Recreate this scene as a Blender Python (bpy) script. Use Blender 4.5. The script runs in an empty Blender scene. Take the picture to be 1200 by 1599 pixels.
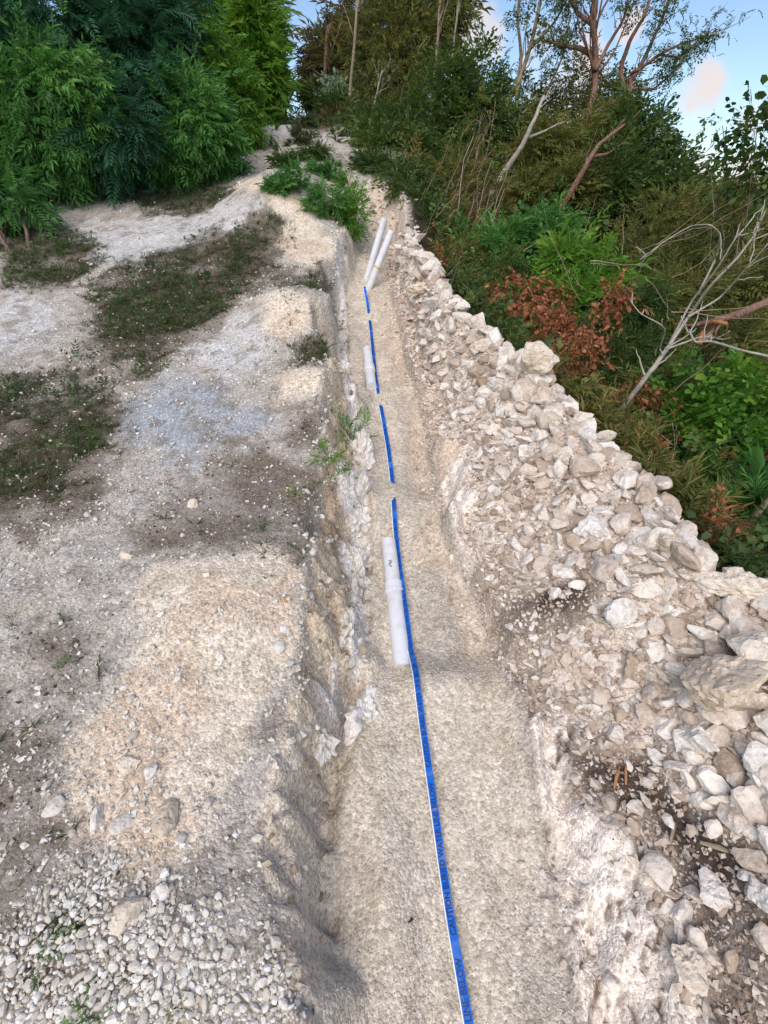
import bpy, math
import numpy as np
from mathutils import Vector

R = math.radians
rng = np.random.default_rng(11)
scn = bpy.context.scene
col = scn.collection

# ------------------------------------------------------------------ camera
PITCH = R(32.0); FPX = 750.0; CAMZ = 1.60
cd = bpy.data.cameras.new('camera'); cam = bpy.data.objects.new('camera', cd); col.objects.link(cam)
cd.sensor_fit = 'VERTICAL'; cd.sensor_height = 24.0; cd.lens = 24.0 * FPX / 1599.0
cd.clip_start = 0.02; cd.clip_end = 2000
cam.location = (0, 0, CAMZ); cam.rotation_euler = (R(90) - PITCH, 0, 0)
scn.camera = cam
CP, SP = math.cos(PITCH), math.sin(PITCH)

def ray(px, py):
    a = (px - 600) / FPX; b = (799.5 - py) / FPX
    return np.array([a, CP + b * SP, b * CP - SP])

# ------------------------------------------------------------------ sky, sun, exposure
SUN_EL, SUN_AZ = 47.0, 193.0        # azimuth clockwise from +Y
sd = np.array([math.sin(R(SUN_AZ)) * math.cos(R(SUN_EL)), math.cos(R(SUN_AZ)) * math.cos(R(SUN_EL)), math.sin(R(SUN_EL))])
w = bpy.data.worlds.new('World'); scn.world = w; w.use_nodes = True
nt = w.node_tree; nt.nodes.clear()
def wn(t, **k):
    n = nt.nodes.new(t)
    for a, b in k.items(): setattr(n, a, b)
    return n
sky = wn('ShaderNodeTexSky', sky_type='NISHITA', sun_disc=False, sun_elevation=R(SUN_EL), sun_rotation=R(SUN_AZ),
         altitude=50, air_density=1.0, dust_density=0.4, ozone_density=2.0)
bg = wn('ShaderNodeBackground'); bg.inputs['Strength'].default_value = 0.105
wo = wn('ShaderNodeOutputWorld'); tc = wn('ShaderNodeTexCoord')
nz = wn('ShaderNodeTexNoise'); nz.inputs['Scale'].default_value = 7.0; nz.inputs['Detail'].default_value = 9; nz.inputs['Roughness'].default_value = .55
nt.links.new(tc.outputs['Generated'], nz.inputs['Vector'])
prev = None
for (px, py, rad) in ((728, 75, 4.5), (880, 120, 5.5), (865, 70, 3.6), (1092, 150, 3.0), (1170, 188, 1.8), (1075, 268, 3.0), (1140, 300, 4.2), (985, 40, 1.8), (1000, 290, 3)):
    d = ray(px, py); d = d / np.linalg.norm(d)
    dp = wn('ShaderNodeVectorMath', operation='DOT_PRODUCT'); dp.inputs[1].default_value = d
    nt.links.new(tc.outputs['Generated'], dp.inputs[0])
    mr = wn('ShaderNodeMapRange', interpolation_type='SMOOTHSTEP'); mr.inputs['From Min'].default_value = math.cos(R(rad * 1.1)); mr.inputs['From Max'].default_value = math.cos(R(rad * .1))
    nt.links.new(dp.outputs['Value'], mr.inputs['Value'])
    if prev is None: prev = mr.outputs[0]
    else:
        mx = wn('ShaderNodeMath', operation='MAXIMUM'); nt.links.new(prev, mx.inputs[0]); nt.links.new(mr.outputs[0], mx.inputs[1]); prev = mx.outputs[0]
ns = wn('ShaderNodeMath', operation='MULTIPLY_ADD'); ns.inputs[1].default_value = 1.7; ns.inputs[2].default_value = -.85; nt.links.new(nz.outputs['Fac'], ns.inputs[0])
ma = wn('ShaderNodeMath', operation='MULTIPLY_ADD'); ma.inputs[1].default_value = .50
nt.links.new(prev, ma.inputs[0]); nt.links.new(ns.outputs[0], ma.inputs[2])
cr = wn('ShaderNodeMapRange', interpolation_type='SMOOTHSTEP'); cr.inputs['From Min'].default_value = .34; cr.inputs['From Max'].default_value = .62
nt.links.new(ma.outputs[0], cr.inputs['Value'])
cm = wn('ShaderNodeMath', operation='MULTIPLY'); cm.inputs[1].default_value = .92; nt.links.new(cr.outputs[0], cm.inputs[0])
cmix = wn('ShaderNodeMix', data_type='RGBA'); cmix.inputs['B'].default_value = (5.4, 4.75, 4.6, 1)
nt.links.new(cm.outputs[0], cmix.inputs['Factor']); nt.links.new(sky.outputs[0], cmix.inputs['A'])
nt.links.new(cmix.outputs['Result'], bg.inputs['Color']); nt.links.new(bg.outputs[0], wo.inputs['Surface'])

sl = bpy.data.lights.new('sun', 'SUN'); sl.energy = 2.3; sl.angle = R(55); sl.color = (1.0, .89, .78)
so = bpy.data.objects.new('sun', sl); col.objects.link(so)
so.rotation_euler = Vector(sd).to_track_quat('Z', 'Y').to_euler(); so.location = (-6, -4, 12)
scn.view_settings.view_transform = 'Standard'; scn.view_settings.look = 'None'
scn.view_settings.gamma = 1; scn.view_settings.use_curve_mapping = False
scn.view_settings.exposure = 0.68

# ------------------------------------------------------------------ helpers
def tag(o, label=None, cat=None, group=None, kind=None):
    if label: o['label'] = label
    if cat: o['category'] = cat
    if group: o['group'] = group
    if kind: o['kind'] = kind
    return o
def link(o, parent=None):
    col.objects.link(o)
    if parent is not None: o.parent = parent
    return o
def empty(name, loc):
    e = bpy.data.objects.new(name, None); e.location = loc; e.empty_display_size = .1
    return link(e)
def mesh_np(name, V, F, attrs=None, mat=None, smooth=False):
    """V (n,3) F (m,3) or (m,4) arrays"""
    V = np.ascontiguousarray(V, dtype=np.float32); F = np.ascontiguousarray(F, dtype=np.int32)
    me = bpy.data.meshes.new(name)
    k = F.shape[1]
    me.vertices.add(len(V)); me.vertices.foreach_set('co', V.ravel())
    me.loops.add(F.size); me.loops.foreach_set('vertex_index', F.ravel())
    me.polygons.add(len(F)); me.polygons.foreach_set('loop_start', np.arange(0, F.size, k, dtype=np.int32))
    me.polygons.foreach_set('use_smooth', np.full(len(F), bool(smooth)))
    for an, av in (attrs or {}).items():
        av = np.asarray(av, dtype=np.float32)
        if av.ndim == 1:
            a = me.attributes.new(an, 'FLOAT', 'POINT'); a.data.foreach_set('value', av)
        else:
            if av.shape[1] == 3: av = np.concatenate([av, np.ones((len(av), 1), np.float32)], 1)
            a = me.attributes.new(an, 'FLOAT_COLOR', 'POINT'); a.data.foreach_set('color', av.ravel())
    me.update(calc_edges=True)
    if mat: me.materials.append(mat)
    return me
def obj(name, me, parent=None, loc=(0, 0, 0)):
    o = bpy.data.objects.new(name, me); o.location = loc
    return link(o, parent)

# ---- noise
def _h(i, j, k, s):
    n = (i.astype(np.uint32) * np.uint32(374761393) + j.astype(np.uint32) * np.uint32(668265263) + k.astype(np.uint32) * np.uint32(2147483647 - 18) + np.uint32(s * 974711))
    n = (n ^ (n >> np.uint32(13))) * np.uint32(1274126177)
    n = n ^ (n >> np.uint32(16))
    return (n & np.uint32(0xffff)).astype(np.float64) / 65535.0
def vnoise(x, y, z=None, s=0):
    x = np.asarray(x, float); y = np.asarray(y, float); z = np.zeros_like(x) if z is None else np.asarray(z, float)
    xi, yi, zi = np.floor(x), np.floor(y), np.floor(z)
    fx, fy, fz = x - xi, y - yi, z - zi
    fx, fy, fz = [f * f * (3 - 2 * f) for f in (fx, fy, fz)]
    xi, yi, zi = [v.astype(np.int64) & 0xffffffff for v in (xi, yi, zi)]
    o = 0
    flat = not np.any(fz)
    for c in ((0,) if flat else (0, 1)):
        wz = (1 - fz) if c == 0 else fz
        for b in (0, 1):
            wy = (1 - fy) if b == 0 else fy
            for a in (0, 1):
                wx = (1 - fx) if a == 0 else fx
                o = o + _h((xi + a) & 0xffffffff, (yi + b) & 0xffffffff, (zi + c) & 0xffffffff, s) * wx * wy * wz
    return o * 2 - 1
def fbm(x, y, z=None, o=4, s=0, g=.5):
    t = 0; a = 1; n = 0
    for i in range(o):
        t = t + a * vnoise(np.asarray(x) * 2.03 ** i, np.asarray(y) * 2.03 ** i, None if z is None else np.asarray(z) * 2.03 ** i, s + i * 7)
        n += a; a *= g
    return t / n
def sm(x, a, b):
    t = np.clip((np.asarray(x, float) - a) / (b - a), 0, 1); return t * t * (3 - 2 * t)

# ------------------------------------------------------------------ terrain height
def G(y):
    y = np.asarray(y, float)
    yc = np.clip(y, -6, 8.3)
    z = .08 + .2 * yc + .012 * yc * np.abs(yc)
    z = z + np.clip(y - 8.3, 0, 3) * .16 + np.clip(y - 11.3, 0, 60) * .03 + np.minimum(y + 6, 0) * .1
    return z
def trench_d(y): return .33 * (1 - sm(y, 5.55, 6.25))
def Fl(y): return G(y) - trench_d(y)
def hit_fn(fn, px, py):
    d = ray(px, py); t = np.linspace(.3, 22, 4000)
    zz = CAMZ + d[2] * t - fn(d[1] * t)
    i = np.argmax(zz < 0); t = t[i] if zz[i] < 0 else t[-1]
    return d[0] * t, d[1] * t
def table(pts, fn):
    a = np.array(sorted([hit_fn(fn, *p)[::-1] for p in pts])); return a[:, 0], a[:, 1]
LC = table([(445, 1599), (420, 1450), (392, 1300), (425, 1180), (465, 1030), (478, 900), (490, 800), (498, 720), (503, 640), (514, 560), (519, 500), (521, 440), (519, 395)], G)
LF = table([(535, 1599), (515, 1450), (515, 1300), (550, 1150), (573, 1050), (573, 950), (578, 850), (570, 750), (558, 680), (553, 630), (541, 560), (534, 500), (537, 440), (546, 405)], Fl)
RF = table([(885, 1599), (848, 1400), (816, 1250), (800, 1130), (768, 1030), (733, 940), (692, 860), (680, 780), (667, 690), (648, 620), (631, 560), (620, 500), (602, 450)], Fl)
BH = lambda y: (.50 - .20 * sm(y, 3.2, 5.6))
RC = table([(1480, 1300), (1330, 1060), (1200, 905), (1085, 872), (1060, 832), (1010, 745), (960, 705), (900, 652), (850, 592), (800, 548), (735, 498), (660, 458), (622, 446)], lambda y: Fl(y) + BH(y) + .055)

def Hmac(x, y):
    x = np.asarray(x, float); y = np.asarray(y, float)
    wx = x + .04 * fbm(x * 5, y * 5, o=3, s=3) + .05 * fbm(x * 1.3, y * 1.7, o=2, s=9) + (.10 + .12 * sm(y, 2.2, 3.2)) * fbm(x * .4, y * 2.7, o=3, s=13)
    g = G(y); f = Fl(y)
    xlc = np.interp(y, *LC); xl = np.interp(y, *LF); xr = np.interp(y, *RF); xc = np.interp(y, *RC)
    xl = np.maximum(xl, xlc + .09)
    # left ground
    z = g + .05 * fbm(x * .9, y * .9, o=3, s=21) - .02 * np.clip(-x - 3, 0, 30) + .10 * sm(-x, 3.5, 6)
    s = np.clip((wx - xlc) / (xl - xlc), 0, 1)
    sp = np.interp(s, [0, .12, .35, .5, .62, .8, 1], [0, .06, .36, .44, .72, .84, 1]); sof = 1 - sm(y + .25 * fbm(x * 2, y * 2, o=2, s=17), .9, 1.25); sp = sp * (1 - sof) + (s * s * (3 - 2 * s)) * sof
    z = z * (1 - sp) + f * sp
    # floor undulation
    mid = np.clip((x - xl) / np.maximum(xr - xl, .05), 0, 1)
    inside = (x > xl) & (x < xr)
    fl = .075 * fbm(x * 4.2, y * 1.6, o=3, s=31) + .035 * (np.abs(mid - .5) * 2) ** 2.2
    fl = fl + .055 * (1 - sm(y, YB - .06, YB + .16)) + .02 * np.exp(-((y - YB + .05) / .12) ** 2) + .06 * np.exp(-((y - YA) / .16) ** 2) + .02 * np.exp(-((y - 3.28) / .08) ** 2)
    fl = fl + .05 * np.exp(-((y - .95) / .3) ** 2) * np.clip(mid - .45, 0, 1) * 1.6
    z = z + np.where((x > xl - .02), fl * sm(x, xl - .03, xl + .05) * (1 - sm(x, xr, xr + .1)) * (1 - sm(y, 6.2, 7)), 0)
    # right wall and berm
    ww = .10 + .26 * (1 - sm(y, .95, 1.35))
    hw = (.17 + .06 * fbm(x * 0 + 1, y * 2.1, o=2, s=41)) * (1 - sm(y, 5.2, 5.9)) * (.55 + .45 * (1 - sm(y, 2.6, 3.4)))
    t = np.clip((wx - xr) / ww, 0, 1); wall = hw * np.interp(t, [0, .2, .6, 1], [0, .16, .8, 1])
    xc2 = np.maximum(xc, xr + ww + .1)
    u = np.clip((x - xr - ww) / (xc2 - xr - ww), 0, 1)
    bh = BH(y) * (1 - sm(y, 5.5, 6.2)) + (trench_d(y) * sm(y, 5.5, 6.2))
    up = (bh - hw) * (u ** .8) + .05 * fbm(x * 2.5, y * 2.5, o=3, s=51) * np.sin(np.pi * u)
    dd = np.clip(x - xc2, 0, None)
    fall = np.interp(dd, [0, .08, .5, 1.6, 4, 9, 30, 80], [0, .02, .42, 1.15, 2.0, 2.7, 4.0, 4.5]) * (1 - .35 * sm(y, 6, 9))
    zr = f + wall + up - fall
    z = np.where(x > xr, zr + fl * (1 - sm(x, xr, xr + .1)), z)
    # spoil mounds on the left bank
    for (cx, cy, rx, ry, h) in MOUNDS:
        q = ((x - cx) / rx) ** 2 + ((y - cy) / ry) ** 2
        z = z + np.where(x < xl, h * np.exp(-q * 1.3) * (1 - sp), 0)
    return z
MOUNDS = []
YA = hit_fn(Fl, 607, 800)[1]; YB = hit_fn(Fl, 627, 1075)[1]
def at(px, py, ymax=22, fn=None):
    d = ray(px, py); t = np.geomspace(.35, ymax, 1500)
    zz = CAMZ + d[2] * t - (fn or Hmac)(d[0] * t, d[1] * t)
    i = int(np.argmax(zz < 0))
    if zz[i] >= 0: i = len(t) - 1
    return np.array([d[0] * t[i], d[1] * t[i], CAMZ + d[2] * t[i]])
def at_y(px, py, Y):
    d = ray(px, py); return d * (Y / d[1]) + np.array([0, 0, CAMZ])
def depth(p): return p[1] * CP - (p[2] - CAMZ) * SP
_m = []
for (px, py, rx, ry, h) in ((440, 335, .60, .8, .34), (462, 497, .40, .34, .19), (495, 608, .28, .24, .14), (360, 960, .30, .34, .07), (235, 1500, .36, .26, .08), (250, 1180, .3, .3, .03)):
    p = at(px, py); _m.append((p[0], p[1], rx, ry, h))
MOUNDS = _m

def poly_mask(x, y, pts, soft, warp=.05, wf=6, s=0):
    """soft world-plan mask of a polygon whose corners were found on the ground"""
    P = np.array([at(*p)[:2] for p in pts])
    x = x + warp * fbm(x * wf, y * wf, o=3, s=60 + s); y = y + warp * fbm(x * wf, y * wf, o=3, s=160 + s)
    ins = np.zeros(x.shape, bool); dist = np.full(x.shape, 1e9)
    for i in range(len(P)):
        a, b = P[i], P[(i + 1) % len(P)]
        e = b - a; L = max(e @ e, 1e-9)
        t = np.clip(((x - a[0]) * e[0] + (y - a[1]) * e[1]) / L, 0, 1)
        dist = np.minimum(dist, np.hypot(x - a[0] - t * e[0], y - a[1] - t * e[1]))
        c = ((a[1] > y) != (b[1] > y)) & (x < (b[0] - a[0]) * (y - a[1]) / (b[1] - a[1] + 1e-12) + a[0])
        ins ^= c
    return sm(np.where(ins, dist, -dist), -soft, soft)

GRASS = [
    [(0, 350), (130, 362), (165, 405), (120, 440), (0, 455)],
    [(130, 440), (250, 395), (330, 360), (415, 350), (430, 400), (385, 460), (290, 520), (215, 585), (130, 560), (170, 500)],
    [(398, 318), (452, 345), (445, 388), (398, 375)],
    [(-40, 590), (80, 575), (160, 615), (185, 680), (120, 770), (-40, 800)],
    [(440, 440), (520, 446), (525, 490), (455, 480)],
    [(478, 552), (548, 560), (540, 600), (490, 590)],
    [(180, 310), (340, 280), (360, 305), (250, 335)],
]
DARK = [
    [(190, 790), (300, 730), (440, 700), (505, 740), (500, 800), (470, 880), (380, 860), (250, 850)],
    [(430, 650), (500, 640), (530, 720), (480, 740)],
    [(-60, 1160), (50, 1210), (85, 1300), (70, 1400), (120, 1460), (60, 1560), (-60, 1640)],
    [(60, 980), (110, 960), (130, 1060), (70, 1090), (20, 1060)],
    [(-20, 640), (150, 620), (200, 720), (120, 830), (-20, 830)],
    [(160, 470), (430, 380), (450, 430), (300, 540), (200, 600), (120, 580)],
]
SANDP = [
    [(352, 268), (420, 285), (480, 325), (525, 395), (530, 440), (470, 425), (440, 380), (455, 350), (390, 300)],
    [(380, 465), (470, 470), (515, 505), (520, 550), (460, 535), (410, 505)],
    [(425, 585), (500, 580), (545, 625), (550, 655), (490, 630), (440, 620)],
    [(250, 870), (360, 855), (470, 905), (470, 1010), (400, 1120), (360, 1260), (330, 1330), (200, 1380), (90, 1300), (110, 1180), (210, 1020)],
]
WHITE = [
    [(85, 345), (180, 350), (260, 330), (360, 300), (405, 330), (330, 385), (240, 425), (170, 415)],
    [(-20, 460), (90, 470), (100, 520), (-20, 580)],
    [(280, 540), (390, 480), (420, 560), (330, 590)],
]
BLUE = [[(185, 640), (255, 582), (330, 595), (425, 650), (405, 690), (300, 725), (235, 690)]]
BEDROCK = [[(800, 1150), (860, 1110), (930, 1160), (905, 1240), (1010, 1330), (1080, 1500), (1160, 1700), (840, 1700), (790, 1300)],
           [(672, 700), (740, 700), (740, 780), (730, 860), (690, 870), (676, 780)]]
SOIL_R = [[(895, 1190), (960, 1170), (1050, 1230), (1210, 1350), (1320, 1700), (1150, 1700), (1075, 1480), (1010, 1320), (920, 1250)],
          [(790, 960), (850, 900), (930, 920), (900, 990), (830, 1010)]]

def zones(x, y):
    o = {}
    for nm, L, soft, warp in (('grass', GRASS, .09, .22), ('dark', DARK, .08, .22), ('sand', SANDP, .05, .11), ('white', WHITE, .10, .20), ('blue', BLUE, .08, .18), ('bed', BEDROCK, .05, .07), ('soil', SOIL_R, .07, .09)):
        m = np.zeros_like(x)
        for k, p in enumerate(L): m = np.maximum(m, poly_mask(x, y, p, soft, warp, s=k))
        o[nm] = m
    return o

# grid
def axis(pts):
    a = [pts[0][0]]
    for (x0, st), (x1, _) in zip(pts[:-1], pts[1:]):
        while a[-1] < x1 - 1e-6:
            tt = (a[-1] - x0) / (x1 - x0); st1 = _ ; a.append(a[-1] + st * (1 - tt) + st1 * tt)
    return np.array(a)
gx = axis([(-70, 8), (-12, .8), (-5, .07), (-1.6, .02), (-.75, .0095), (1.35, .0095), (2.0, .03), (4, .12), (12, .9), (80, 8)])
gy = axis([(-30, 5), (-2, .4), (.1, .011), (2.2, .0115), (4.5, .024), (8, .045), (12, .15), (25, 1.2), (120, 12)])
X, Y = np.meshgrid(gx, gy)
xs, ys = X.ravel(), Y.ravel()
Z = Hmac(xs, ys)
xr_ = np.interp(ys, *RF); xl_ = np.maximum(np.interp(ys, *LF), np.interp(ys, *LC) + .09); xlc_ = np.interp(ys, *LC); xc_ = np.maximum(np.interp(ys, *RC), xr_ + .2)
near = (np.abs(xs) < 6) & (ys > -1) & (ys < 12)
zn = {k: np.zeros_like(xs) for k in ('grass', 'dark', 'sand', 'white', 'blue', 'bed', 'soil')}
zz = zones(xs[near], ys[near])
for k in zn: zn[k][near] = zz[k]
left = 1 - sm(xs, xlc_ - .02, xlc_ + .05); 
for k in ('grass', 'dark', 'sand', 'white', 'blue'): zn[k] *= left
rgt = sm(xs, xr_ + .0, xr_ + .04)
for k in ('bed', 'soil'): zn[k] *= rgt
wallL = sm(xs, xlc_, xlc_ + .04) * (1 - sm(xs, xl_ - .005, xl_ + .03)) * (1 - sm(ys, 6, 7))
floor = sm(xs, xl_ - .01, xl_ + .03) * (1 - sm(xs, xr_ - .015, xr_ + .01)) * (1 - sm(ys, 6.1, 6.8))
bermm = rgt * (1 - sm(xs, xc_ - .02, xc_ + .12)) * (1 - sm(ys, 6.6, 7.4))
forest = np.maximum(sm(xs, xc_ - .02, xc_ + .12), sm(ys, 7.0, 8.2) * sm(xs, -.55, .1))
# micro relief
n1 = fbm(xs * 11, ys * 11, o=4, s=71); n2 = fbm(xs * 34, ys * 34, o=3, s=81)
micro = .010 * n1 + .005 * n2
# walls crumble in blocks
blk = np.abs(fbm(xs * 9 + 3 * n1 * .2, ys * 9, o=4, s=91, g=.6)); 
micro = micro * (1 - .45 * floor) + wallL * (.09 * (blk - .2) + .05 * fbm(xs * 6, ys * 14, o=4, s=95, g=.6))
# limestone outcrop: strata running obliquely, with pits
a_ = R(62); su = xs * math.cos(a_) + ys * math.sin(a_) + .05 * n1; sv = -xs * math.sin(a_) + ys * math.cos(a_) + .02 * n1
strata = fbm(su * 7, sv * 34, o=4, s=101, g=.6); pit = sm(fbm(su * 17, sv * 62, o=4, s=111, g=.6), .12, .32) * sm(fbm(xs * 6, ys * 6, o=2, s=114), -.15, .25)
bigb = fbm(xs * 5, ys * 5, o=3, s=104)
def terr(h, n): q = h * n; f_ = np.floor(q); return (f_ + sm(q - f_, .78, 1)) / n
plates = terr(fbm(su * 3.2, sv * 7, o=3, s=141) + .35 * fbm(xs * 12, ys * 12, o=2, s=143), 5)
micro = micro + zn['bed'] * .075 * plates + wallL * sm(ys, .9, 1.2) * .10 * terr(fbm(xs * 7, ys * 5, o=3, s=145), 5)
micro = micro + zn['bed'] * (.016 * strata - .014 * pit + .02 * bigb + .03 + .012 * np.abs(fbm(su * 22, sv * 70, o=3, s=119)))
rw = sm(xs, xr_ - .01, xr_ + .03) * (1 - sm(xs, xr_ + .1, xr_ + .22)) * (1 - sm(ys, 5.5, 6.5))
micro = micro + rw * (1 - .75 * zn['bed']) * (.045 * fbm(xs * 8, ys * 12, o=4, s=121, g=.6))
micro = micro + bermm * (1 - zn['bed']) * .03 * fbm(xs * 16, ys * 16, o=4, s=131, g=.65)
Zt = Z + np.where(near, micro, 0)
Hgrid = Zt.reshape(X.shape)
def Hs(x, y):
    """finished ground height by bilinear lookup"""
    x = np.asarray(x, float); y = np.asarray(y, float)
    i = np.clip(np.searchsorted(gx, x) - 1, 0, len(gx) - 2); j = np.clip(np.searchsorted(gy, y) - 1, 0, len(gy) - 2)
    tx = np.clip((x - gx[i]) / (gx[i + 1] - gx[i]), 0, 1); ty = np.clip((y - gy[j]) / (gy[j + 1] - gy[j]), 0, 1)
    return (Hgrid[j, i] * (1 - tx) + Hgrid[j, i + 1] * tx) * (1 - ty) + (Hgrid[j + 1, i] * (1 - tx) + Hgrid[j + 1, i + 1] * tx) * ty

C = lambda *a: np.array(a, float)
def mixc(c, colr, m): return c * (1 - m[:, None]) + np.asarray(colr)[None] * m[:, None]
base = np.tile(C(.425, .405, .375), (len(xs), 1))
big = fbm(xs * 1.6, ys * 1.6, o=4, s=201); med = fbm(xs * 5, ys * 5, o=4, s=211)
base = mixc(base, C(.24, .215, .19), sm(big, .0, .5) * .6)
base = mixc(base, C(.47, .43, .38), sm(med, .1, .5) * .5)
base = mixc(base, C(.54, .545, .55), zn['white'] * .9)
base = mixc(base, C(.50, .51, .53), zn['white'] * sm(med, 0, .4))
base = mixc(base, C(.33, .37, .42), zn['blue'] * (.65 + .3 * sm(med, -.3, .3)))
base = mixc(base, C(.165, .138, .112), zn['dark'] * (.55 + .35 * sm(med, -.4, .15)))
base = mixc(base, C(.075, .066, .045), zn['grass'] * (.6 + .38 * sm(med, -.4, .1)))
base = mixc(base, C(.21, .185, .155), left * sm(fbm(xs * 13, ys * 13, o=4, s=251, g=.65), .12, .3) * .6 * near)
base = mixc(base, C(.66, .595, .50), zn['sand'] * .95)
base = mixc(base, C(.57, .46, .36), zn['sand'] * sm(fbm(xs * 3.1, ys * 3.1, o=3, s=221), .12, .42) * .65)
base = mixc(base, C(.52, .455, .36), wallL)
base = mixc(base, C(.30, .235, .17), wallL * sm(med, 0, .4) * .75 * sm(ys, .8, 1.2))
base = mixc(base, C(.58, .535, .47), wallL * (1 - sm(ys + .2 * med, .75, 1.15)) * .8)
base = mixc(base, C(.70, .69, .68), wallL * sm(xs + .10 * med, xl_ - .10, xl_ - .06) * sm(ys + .3 * med, .95, 1.25) * (1 - sm(ys, 4.5, 6)))
base = mixc(base, C(.575, .53, .455), floor)
base = mixc(base, C(.56, .46, .36), floor * sm(xs + .1 * med, xr_ - .20, xr_ - .05) * .6 * sm(ys, .8, 1.4))
base = mixc(base, C(.44, .415, .37), floor * sm(fbm(xs * 4.5, ys * 1.3, o=3, s=241), .0, .4) * .7)
base = mixc(base, C(.61, .54, .47), bermm * .95)
base = mixc(base, C(.44, .35, .28), bermm * sm(med, .05, .4) * .4)
base = mixc(base, C(.78, .73, .67), zn['bed'])
base = mixc(base, C(.62, .47, .34), zn['bed'] * sm(fbm(su * 4, sv * 9, o=3, s=231), .1, .4) * .6)
base = mixc(base, C(.15, .10, .075), zn['bed'] * pit * .9)
base = mixc(base, C(.075, .058, .05), zn['soil'] * (.7 + .3 * sm(med, -.4, .2)))
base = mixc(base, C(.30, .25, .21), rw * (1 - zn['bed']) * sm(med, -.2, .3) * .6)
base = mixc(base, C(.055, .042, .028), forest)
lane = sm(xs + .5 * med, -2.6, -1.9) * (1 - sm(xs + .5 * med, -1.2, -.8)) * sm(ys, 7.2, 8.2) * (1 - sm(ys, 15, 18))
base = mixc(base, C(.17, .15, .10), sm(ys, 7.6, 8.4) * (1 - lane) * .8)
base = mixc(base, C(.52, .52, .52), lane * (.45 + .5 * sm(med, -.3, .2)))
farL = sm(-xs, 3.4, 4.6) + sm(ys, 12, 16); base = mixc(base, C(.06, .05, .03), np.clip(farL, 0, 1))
rough = np.clip(zn['bed'] + wallL * .5 + bermm * .4, 0, 1)

def new_mat(name):
    m = bpy.data.materials.new(name); m.use_nodes = True
    t = m.node_tree; t.nodes.clear()
    out = t.nodes.new('ShaderNodeOutputMaterial'); b = t.nodes.new('ShaderNodeBsdfPrincipled')
    t.links.new(b.outputs[0], out.inputs['Surface'])
    return m, t, b, out
def N(t, typ, ins=None, **k):
    n = t.nodes.new(typ)
    for a, v in k.items(): setattr(n, a, v)
    for a, v in (ins or {}).items(): n.inputs[a].default_value = v
    return n
def ramp(t, stops, interp='LINEAR'):
    n = t.nodes.new('ShaderNodeValToRGB'); e = n.color_ramp.elements; n.color_ramp.interpolation = interp
    while len(e) < len(stops): e.new(.5)
    for el, (p, c) in zip(e, stops): el.position = p; el.color = (*c, 1) if len(c) == 3 else c
    return n
def mulcol(t, a, b, fac=1.0):
    n = N(t, 'ShaderNodeMix', data_type='RGBA', blend_type='MULTIPLY'); n.inputs['Factor'].default_value = fac
    t.links.new(a, n.inputs['A']); t.links.new(b, n.inputs['B']); return n.outputs['Result']

def ground_material():
    m, t, b, out = new_mat('ground_earth')
    L = t.links.new
    at_ = N(t, 'ShaderNodeAttribute', attribute_name='Col'); tc = N(t, 'ShaderNodeTexCoord')
    v1 = N(t, 'ShaderNodeTexVoronoi', {'Scale': 95.0, 'Randomness': 1.0}); L(tc.outputs['Object'], v1.inputs['Vector'])
    v2 = N(t, 'ShaderNodeTexVoronoi', {'Scale': 210.0, 'Randomness': 1.0}); L(tc.outputs['Object'], v2.inputs['Vector'])
    n1 = N(t, 'ShaderNodeTexNoise', {'Scale': 40.0, 'Detail': 6.0, 'Roughness': .65}); L(tc.outputs['Object'], n1.inputs['Vector'])
    n2 = N(t, 'ShaderNodeTexNoise', {'Scale': 9.0, 'Detail': 5.0, 'Roughness': .6}); L(tc.outputs['Object'], n2.inputs['Vector'])
    s1 = N(t, 'ShaderNodeSeparateColor'); L(v1.outputs['Color'], s1.inputs[0])
    r1 = ramp(t, [(0, (.74, .72, .70)), (.5, (1.0, .99, .98)), (1, (1.22, 1.21, 1.19))]); L(s1.outputs[0], r1.inputs[0])
    s2 = N(t, 'ShaderNodeSeparateColor'); L(v2.outputs['Color'], s2.inputs[0])
    r2 = ramp(t, [(0, (.80, .79, .78)), (1, (1.16, 1.16, 1.16))]); L(s2.outputs[1], r2.inputs[0])
    r3 = ramp(t, [(.3, (.80, .77, .74)), (.7, (1.15, 1.15, 1.15))]); L(n1.outputs['Fac'], r3.inputs[0])
    r4 = ramp(t, [(.3, (.84, .81, .77)), (.7, (1.12, 1.12, 1.14))]); L(n2.outputs['Fac'], r4.inputs[0])
    c = mulcol(t, at_.outputs['Color'], r1.outputs[0]); c = mulcol(t, c, r2.outputs[0], .8); c = mulcol(t, c, r3.outputs[0]); c = mulcol(t, c, r4.outputs[0])
    L(c, b.inputs['Base Color']); b.inputs['Roughness'].default_value = .95; b.inputs['Specular IOR Level'].default_value = .15
    h1 = N(t, 'ShaderNodeMath', {1: -.55}, operation='MULTIPLY'); L(v1.outputs['Distance'], h1.inputs[0])
    h2 = N(t, 'ShaderNodeMath', {1: -.25}, operation='MULTIPLY_ADD'); L(v2.outputs['Distance'], h2.inputs[0]); L(h1.outputs[0], h2.inputs[2])
    h3 = N(t, 'ShaderNodeMath', {1: .5}, operation='MULTIPLY_ADD'); L(n1.outputs['Fac'], h3.inputs[0]); L(h2.outputs[0], h3.inputs[2])
    bp = N(t, 'ShaderNodeBump', {'Strength': .9, 'Distance': .008}); L(h3.outputs[0], bp.inputs['Height']); L(bp.outputs[0], b.inputs['Normal'])
    return m
nx, ny = len(gx), len(gy)
idx = np.arange(nx * ny).reshape(ny, nx)
Fq = np.stack([idx[:-1, :-1].ravel(), idx[:-1, 1:].ravel(), idx[1:, 1:].ravel(), idx[1:, :-1].ravel()], 1)
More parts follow.
